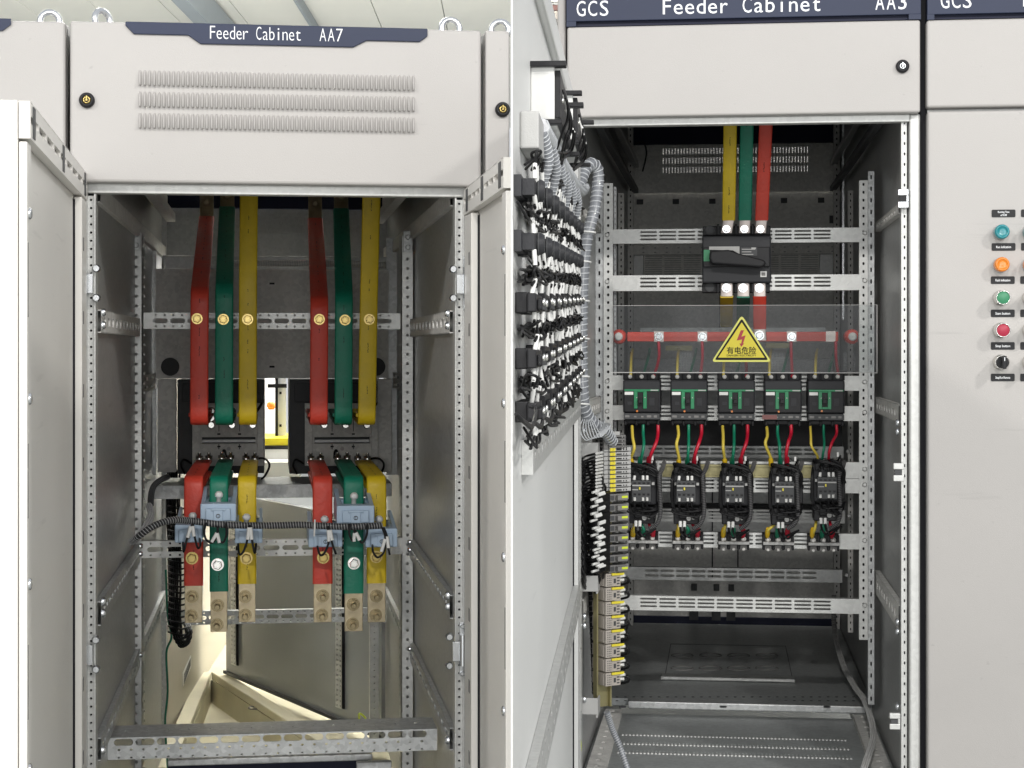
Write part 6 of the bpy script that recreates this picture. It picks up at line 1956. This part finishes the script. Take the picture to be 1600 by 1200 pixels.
# two panel meters at the top of the door
def at_r(r, Y): return -(ZR * (1 - 1 / r)), CAMZ + (HOR - Y) / (SR * r)
for r, Y0, Y1, lab in ((1.30, 166, 244, 'white cased panel meter close to the hinge with black wire terminals'), (1.66, 130, 222, 'white cased panel meter with a long black clamp rod, farther from the hinge')):
    y, z1 = at_r(r, Y0); _, z0 = at_r(r, Y1)
    th = thing(D, 'panel_meter', (0, y, z0), lab, 'panel meter', 'panel meters on the open door')
    q = MB(); q.box(0.0, 0.030, y - 0.20, y + 0.18, z0 + 0.006, z1 - 0.006); q.obj('case', 'sleeve_w', th, bevel=0.002)
    q = MB(); q.box(0.030, 0.037, y - 0.19, y + 0.17, z0 + 0.010, z1 - 0.010); q.obj('terminal_plate', 'black', th, bevel=0.001)
    q = MB()
    for k in range(4): q.lathe([(0.004, 0), (0.004, 0.002), (0.0026, 0.003)], (0.037, y - 0.13 + k * 0.08, (z0 + z1) / 2), (1, 0, 0), 10)
    q.obj('terminal_screw', 'steel', th)
    q = MB(); q.box(0.0, 0.045, y - 0.21, y - 0.19, z1 - 0.008, z1 - 0.001); q.box(0.0, 0.056, y + 0.16, y + 0.18, z1 - 0.009, z1 - 0.002); q.box(0.0, 0.040, y - 0.21, y - 0.19, z0, z0 + 0.006); q.box(0.0, 0.050, y + 0.16, y + 0.18, z0, z0 + 0.006)
    q.obj('clamp_rod', 'black', th, bevel=0.001)
    q, mk = MB(), MB()
    for k in range(5):
        yy = y - 0.13 + k * 0.065; zc_ = (z0 + z1) / 2 + 0.008 - 0.004 * (k % 2)
        mk.tube([(0.039, yy, zc_), (0.043, yy + rw.uniform(-.01, .01), zc_ - 0.018)], 0.0026, 8, 1)
        q.tube([(0.038, yy, zc_ + 0.006), (0.044, yy, zc_ - 0.014), (0.043, yy + 0.02, zc_ - 0.03), (0.036, yy + 0.03, zc_ - 0.045), (0.024, y + rw.uniform(-.15, .15), z0 - 0.020)], 0.0018, 7, 6)
    q.obj('wire', 'wire', th); mk.obj('wire_marker', 'sleeve_w', th)
(y0_, z0_), (y1_, z1_) = at_r(1.86, 236), at_r(2.00, 176)
q = MB(); q.box(0.0002, 0.022, y1_, y0_, z0_ - 0.012, z1_ + 0.004); q.obj('cable_entry_box', 'lgrey', dr, bevel=0.002)
# fat white spiral conduit lying along the top rows
P = []
for r, Y in ((1.90, 196), (1.83, 206), (1.70, 222), (1.52, 250), (1.34, 272), (1.18, 290), (1.05, 298), (0.99, 292)):
    y, z = at_r(r, Y); P.append(Vector((0.018, y, z)))
conduit(D, 'conduit', P, 0.0120, 'fat white spiral conduit sloping down the open door towards the hinge', 'conduit', 'lgrey', 'tubepale', None, 5.0)
for k, (r, Y0, Y1) in enumerate(((1.90, 205, 285), (1.72, 226, 300), (1.58, 244, 312), (1.45, 262, 325), (1.33, 276, 332), (1.22, 290, 342))):
    (y, z0), (_, z1) = at_r(r, Y0), at_r(r, Y1)
    conduit(D, 'conduit', [Vector((0.020, y, z0)), Vector((0.026, y + .02, (z0 + z1) / 2)), Vector((0.018, y + .03, z1))], 0.0075, '%s clear branch conduit from the partition, below the fat spiral conduit' % ('first', 'second', 'third', 'fourth', 'fifth', 'sixth')[k], 'conduit', 'dgrey', 'tubeclear', 'branch conduits on the open door')

for k, (Yh, Yf, lab) in enumerate(((372, 330, 'grey and black wire run between the two lamp rows'), (436, 428, 'grey and black wire run between the second lamp row and the first block row'), (498, 516, 'grey and black wire run between the upper and middle block rows'), (552, 600, 'grey and black wire run between the middle and lowest block rows'))):
    bt = thing(D, 'cable_bundle', along(Yh, Yf, 8)[0], lab, 'cable bundle', 'wire runs on the open door')
    for key, nn in (('mgrey', 7), ('wire', 8)):
        q = MB()
        for j in range(nn):
            pts = along(Yh, Yf, 12)
            q.tube([Vector((rw.uniform(0.004, 0.020), p.y + rw.uniform(-.02, .02), p.z + rw.uniform(-0.010, 0.010))) for p in pts], 0.0016, 6, 4)
        q.obj('wires', key, bt)
# loose loops of wire below the lowest row
q = MB()
for (X, Y, w, h) in ((812, 655, 14, 14), (828, 660, 10, 9), (845, 650, 14, 10), (862, 640, 12, 8), (884, 622, 10, 14), (893, 610, 8, 12)):
    r = (991 - X) / 91.0 * 1.18
    for s in (0, 1):
        (y, z), (_, zu) = at_r(r, Y + h - 4 * s), at_r(r, Y - h)
        dy = 0.10 * w / 12
        q.tube([Vector((0.022, y - dy, zu)), Vector((0.028, y - dy * .8, (z + zu) / 2)), Vector((0.03, y, z)), Vector((0.028, y + dy * .9, (z + zu) / 2 + .004)), Vector((0.02, y + dy, zu))], 0.0019, 7, 6)
tag(q.obj('wire_loops', 'wire', None, D, Vector((0.02, -1.2, 1.2))), 'slack black wire loops drooping under the lowest row of contact blocks', 'wire loops', None, 'stuff')

# ------------------------------------------------------------------ neighbouring cabinet AA4 with lamps and buttons
nb = thing(R, 'switchgear_cabinet', R.p(1530, 545, 0) + Vector((0, 0, -1.3)), 'closed light grey cabinet with a column of coloured lamps and push buttons', 'electrical cabinet', 'cabinets of the right row')
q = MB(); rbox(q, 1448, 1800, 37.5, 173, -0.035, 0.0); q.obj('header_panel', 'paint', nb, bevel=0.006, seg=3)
q = MB(); rbox(q, 1449, 1800, -40, 29, -0.036, 0.0); npo = q.obj('nameplate', 'navy', nb, bevel=0.001)
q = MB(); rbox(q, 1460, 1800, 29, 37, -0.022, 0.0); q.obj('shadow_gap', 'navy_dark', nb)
q = MB(); rbox(q, 1449, 1460, 29, 37, -0.0355, 0.0); q.obj('nameplate_end', 'navy', nb)
row_text(npo, 'GCS', 1468, 1520)
x0 = xR(1596, -0.0366); q = MB(); put_text(q, 'Feeder Cabinet', x0, -0.0366, zR(20, -0.0366), 0.0355, 1.0, (xR(1285, -.0366) - xR(1033, -.0366)) / 14, 0.0); q.obj('lettering', 'white', npo)
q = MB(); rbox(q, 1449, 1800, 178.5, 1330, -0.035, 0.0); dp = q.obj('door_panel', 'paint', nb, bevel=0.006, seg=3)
q = MB(); rbox(q, 1449, 1800, -40, 1330, 0.004, 0.5); q.obj('body', 'rail', nb)
texts = (('Running Time', 'of KM'), ('Run indication',), ('Fault indication',), ('Start button',), ('Stop button',), ('Stop/Run/Remote',))
DL_ = -0.0365
def label_plate(X, Yc, lines, w=18.6):
    q = MB()
    poly = []
    cx, cz = (xR(X - w, DL_) + xR(X + w, DL_)) / 2, zR(Yc, DL_)
    W_, H_ = xR(X + w, DL_) - xR(X - w, DL_), zR(Yc - 5.8, DL_) - zR(Yc + 5.8, DL_)
    r = 0.0025
    for sx, sz, a0 in ((1, 1, 0), (-1, 1, 90), (-1, -1, 180), (1, -1, 270)):
        for k in range(4):
            a = R_(a0 + 30 * k); poly.append((cx + sx * (W_ / 2 - r) + r * math.cos(a), cz + sz * (H_ / 2 - r) + r * math.sin(a)))
    q.prism(poly, DL_, -0.0345); o = q.obj('label_plate', 'black', nb)
    q = MB()
    for i, t in enumerate(lines):
        h = 0.0052 if len(lines) == 1 else 0.0042
        wd = W_ * (0.62 if len(lines) == 1 else (0.48 if i == 0 else 0.26))
        put_text(q, t, cx, DL_ - 0.0004, cz - h / 2 + (0.0032 if len(lines) == 2 and i == 0 else (-0.0036 if len(lines) == 2 else 0)), h, 1, None, 0.0001, True, wd)
    q.obj('lettering', 'white', o)
lampdefs = (('indicator_lamp', 362.5, 'teal', 'lamp', 'teal lens indicator lamp at the head of the column'), ('indicator_lamp', 413.5, 'orange', 'lamp', 'orange lens indicator lamp below the teal one'),
            ('push_button', 465.5, 'bgrn', 'button', 'green push button with a bright ring below the orange lamp'), ('push_button', 516, 'bred', 'button', 'dark red push button with a bright ring below the green one'), ('selector_switch', 566, 'black', 'knob', 'black selector knob at the foot of the column'))
for col_, X in enumerate((1567.5, 1613.5)):
    for Yc, ln in zip((337, 388.5, 439.5, 490.5, 540.5, 589), texts): label_plate(X + (0.6 if Yc < 400 else -0.6), Yc, ln)
    for nm, Y, key, kind, lab in lampdefs:
        c = R.p(X, Y, -0.05)
        base = Vector((c.x - 0.004, -0.0352, c.z))
        if col_: lab = lab.replace('the column', 'the second column, at the picture edge').replace('below the', 'in the second column below the')
        th = thing(R, nm, base, lab, kind, 'controls on the door of the closed cabinet')
        ax = (0, -1, 0)
        if kind == 'lamp':
            q = MB(); q.lathe([(0.0165, 0), (0.0165, 0.004), (0.0150, 0.005)], base, ax, 28); q.obj('bezel', 'lgrey', th)
            q = MB(); q.lathe([(0.0158, 0.004), (0.0160, 0.026), (0.0152, 0.031), (0.0115, 0.034), (0.0110, 0.0325), (0.004, 0.0332), (0.0005, 0.0334)], base, ax, 32); q.obj('lens', key, th)
        elif kind == 'button':
            q = MB(); q.lathe([(0.0165, 0), (0.0165, 0.004), (0.0155, 0.005), (0.0160, 0.040), (0.0152, 0.044), (0.0138, 0.044), (0.0136, 0.038)], base, ax, 32); q.obj('ring', 'steel', th)
            q = MB(); q.lathe([(0.0135, 0.030), (0.0135, 0.0415), (0.0128, 0.0425), (0.0005, 0.0428)], base, ax, 28); q.obj('cap', key, th)
        else:
            q = MB(); q.lathe([(0.0165, 0), (0.0165, 0.004), (0.0155, 0.005), (0.0158, 0.026), (0.0145, 0.028)], base, ax, 32); q.obj('ring', 'steel', th)
            q = MB(); q.lathe([(0.0138, 0.026), (0.0135, 0.036), (0.012, 0.040)], base, ax, 24); q.box(base.x - 0.0045, base.x + 0.0045, base.y - 0.062, base.y - 0.038, base.z - 0.014, base.z + 0.014); q.obj('knob', 'black', th, bevel=0.002)
            q = MB(); q.box(base.x - 0.0008, base.x + 0.0008, base.y - 0.0626, base.y - 0.0615, base.z + 0.003, base.z + 0.011); q.obj('pointer', 'white', th)
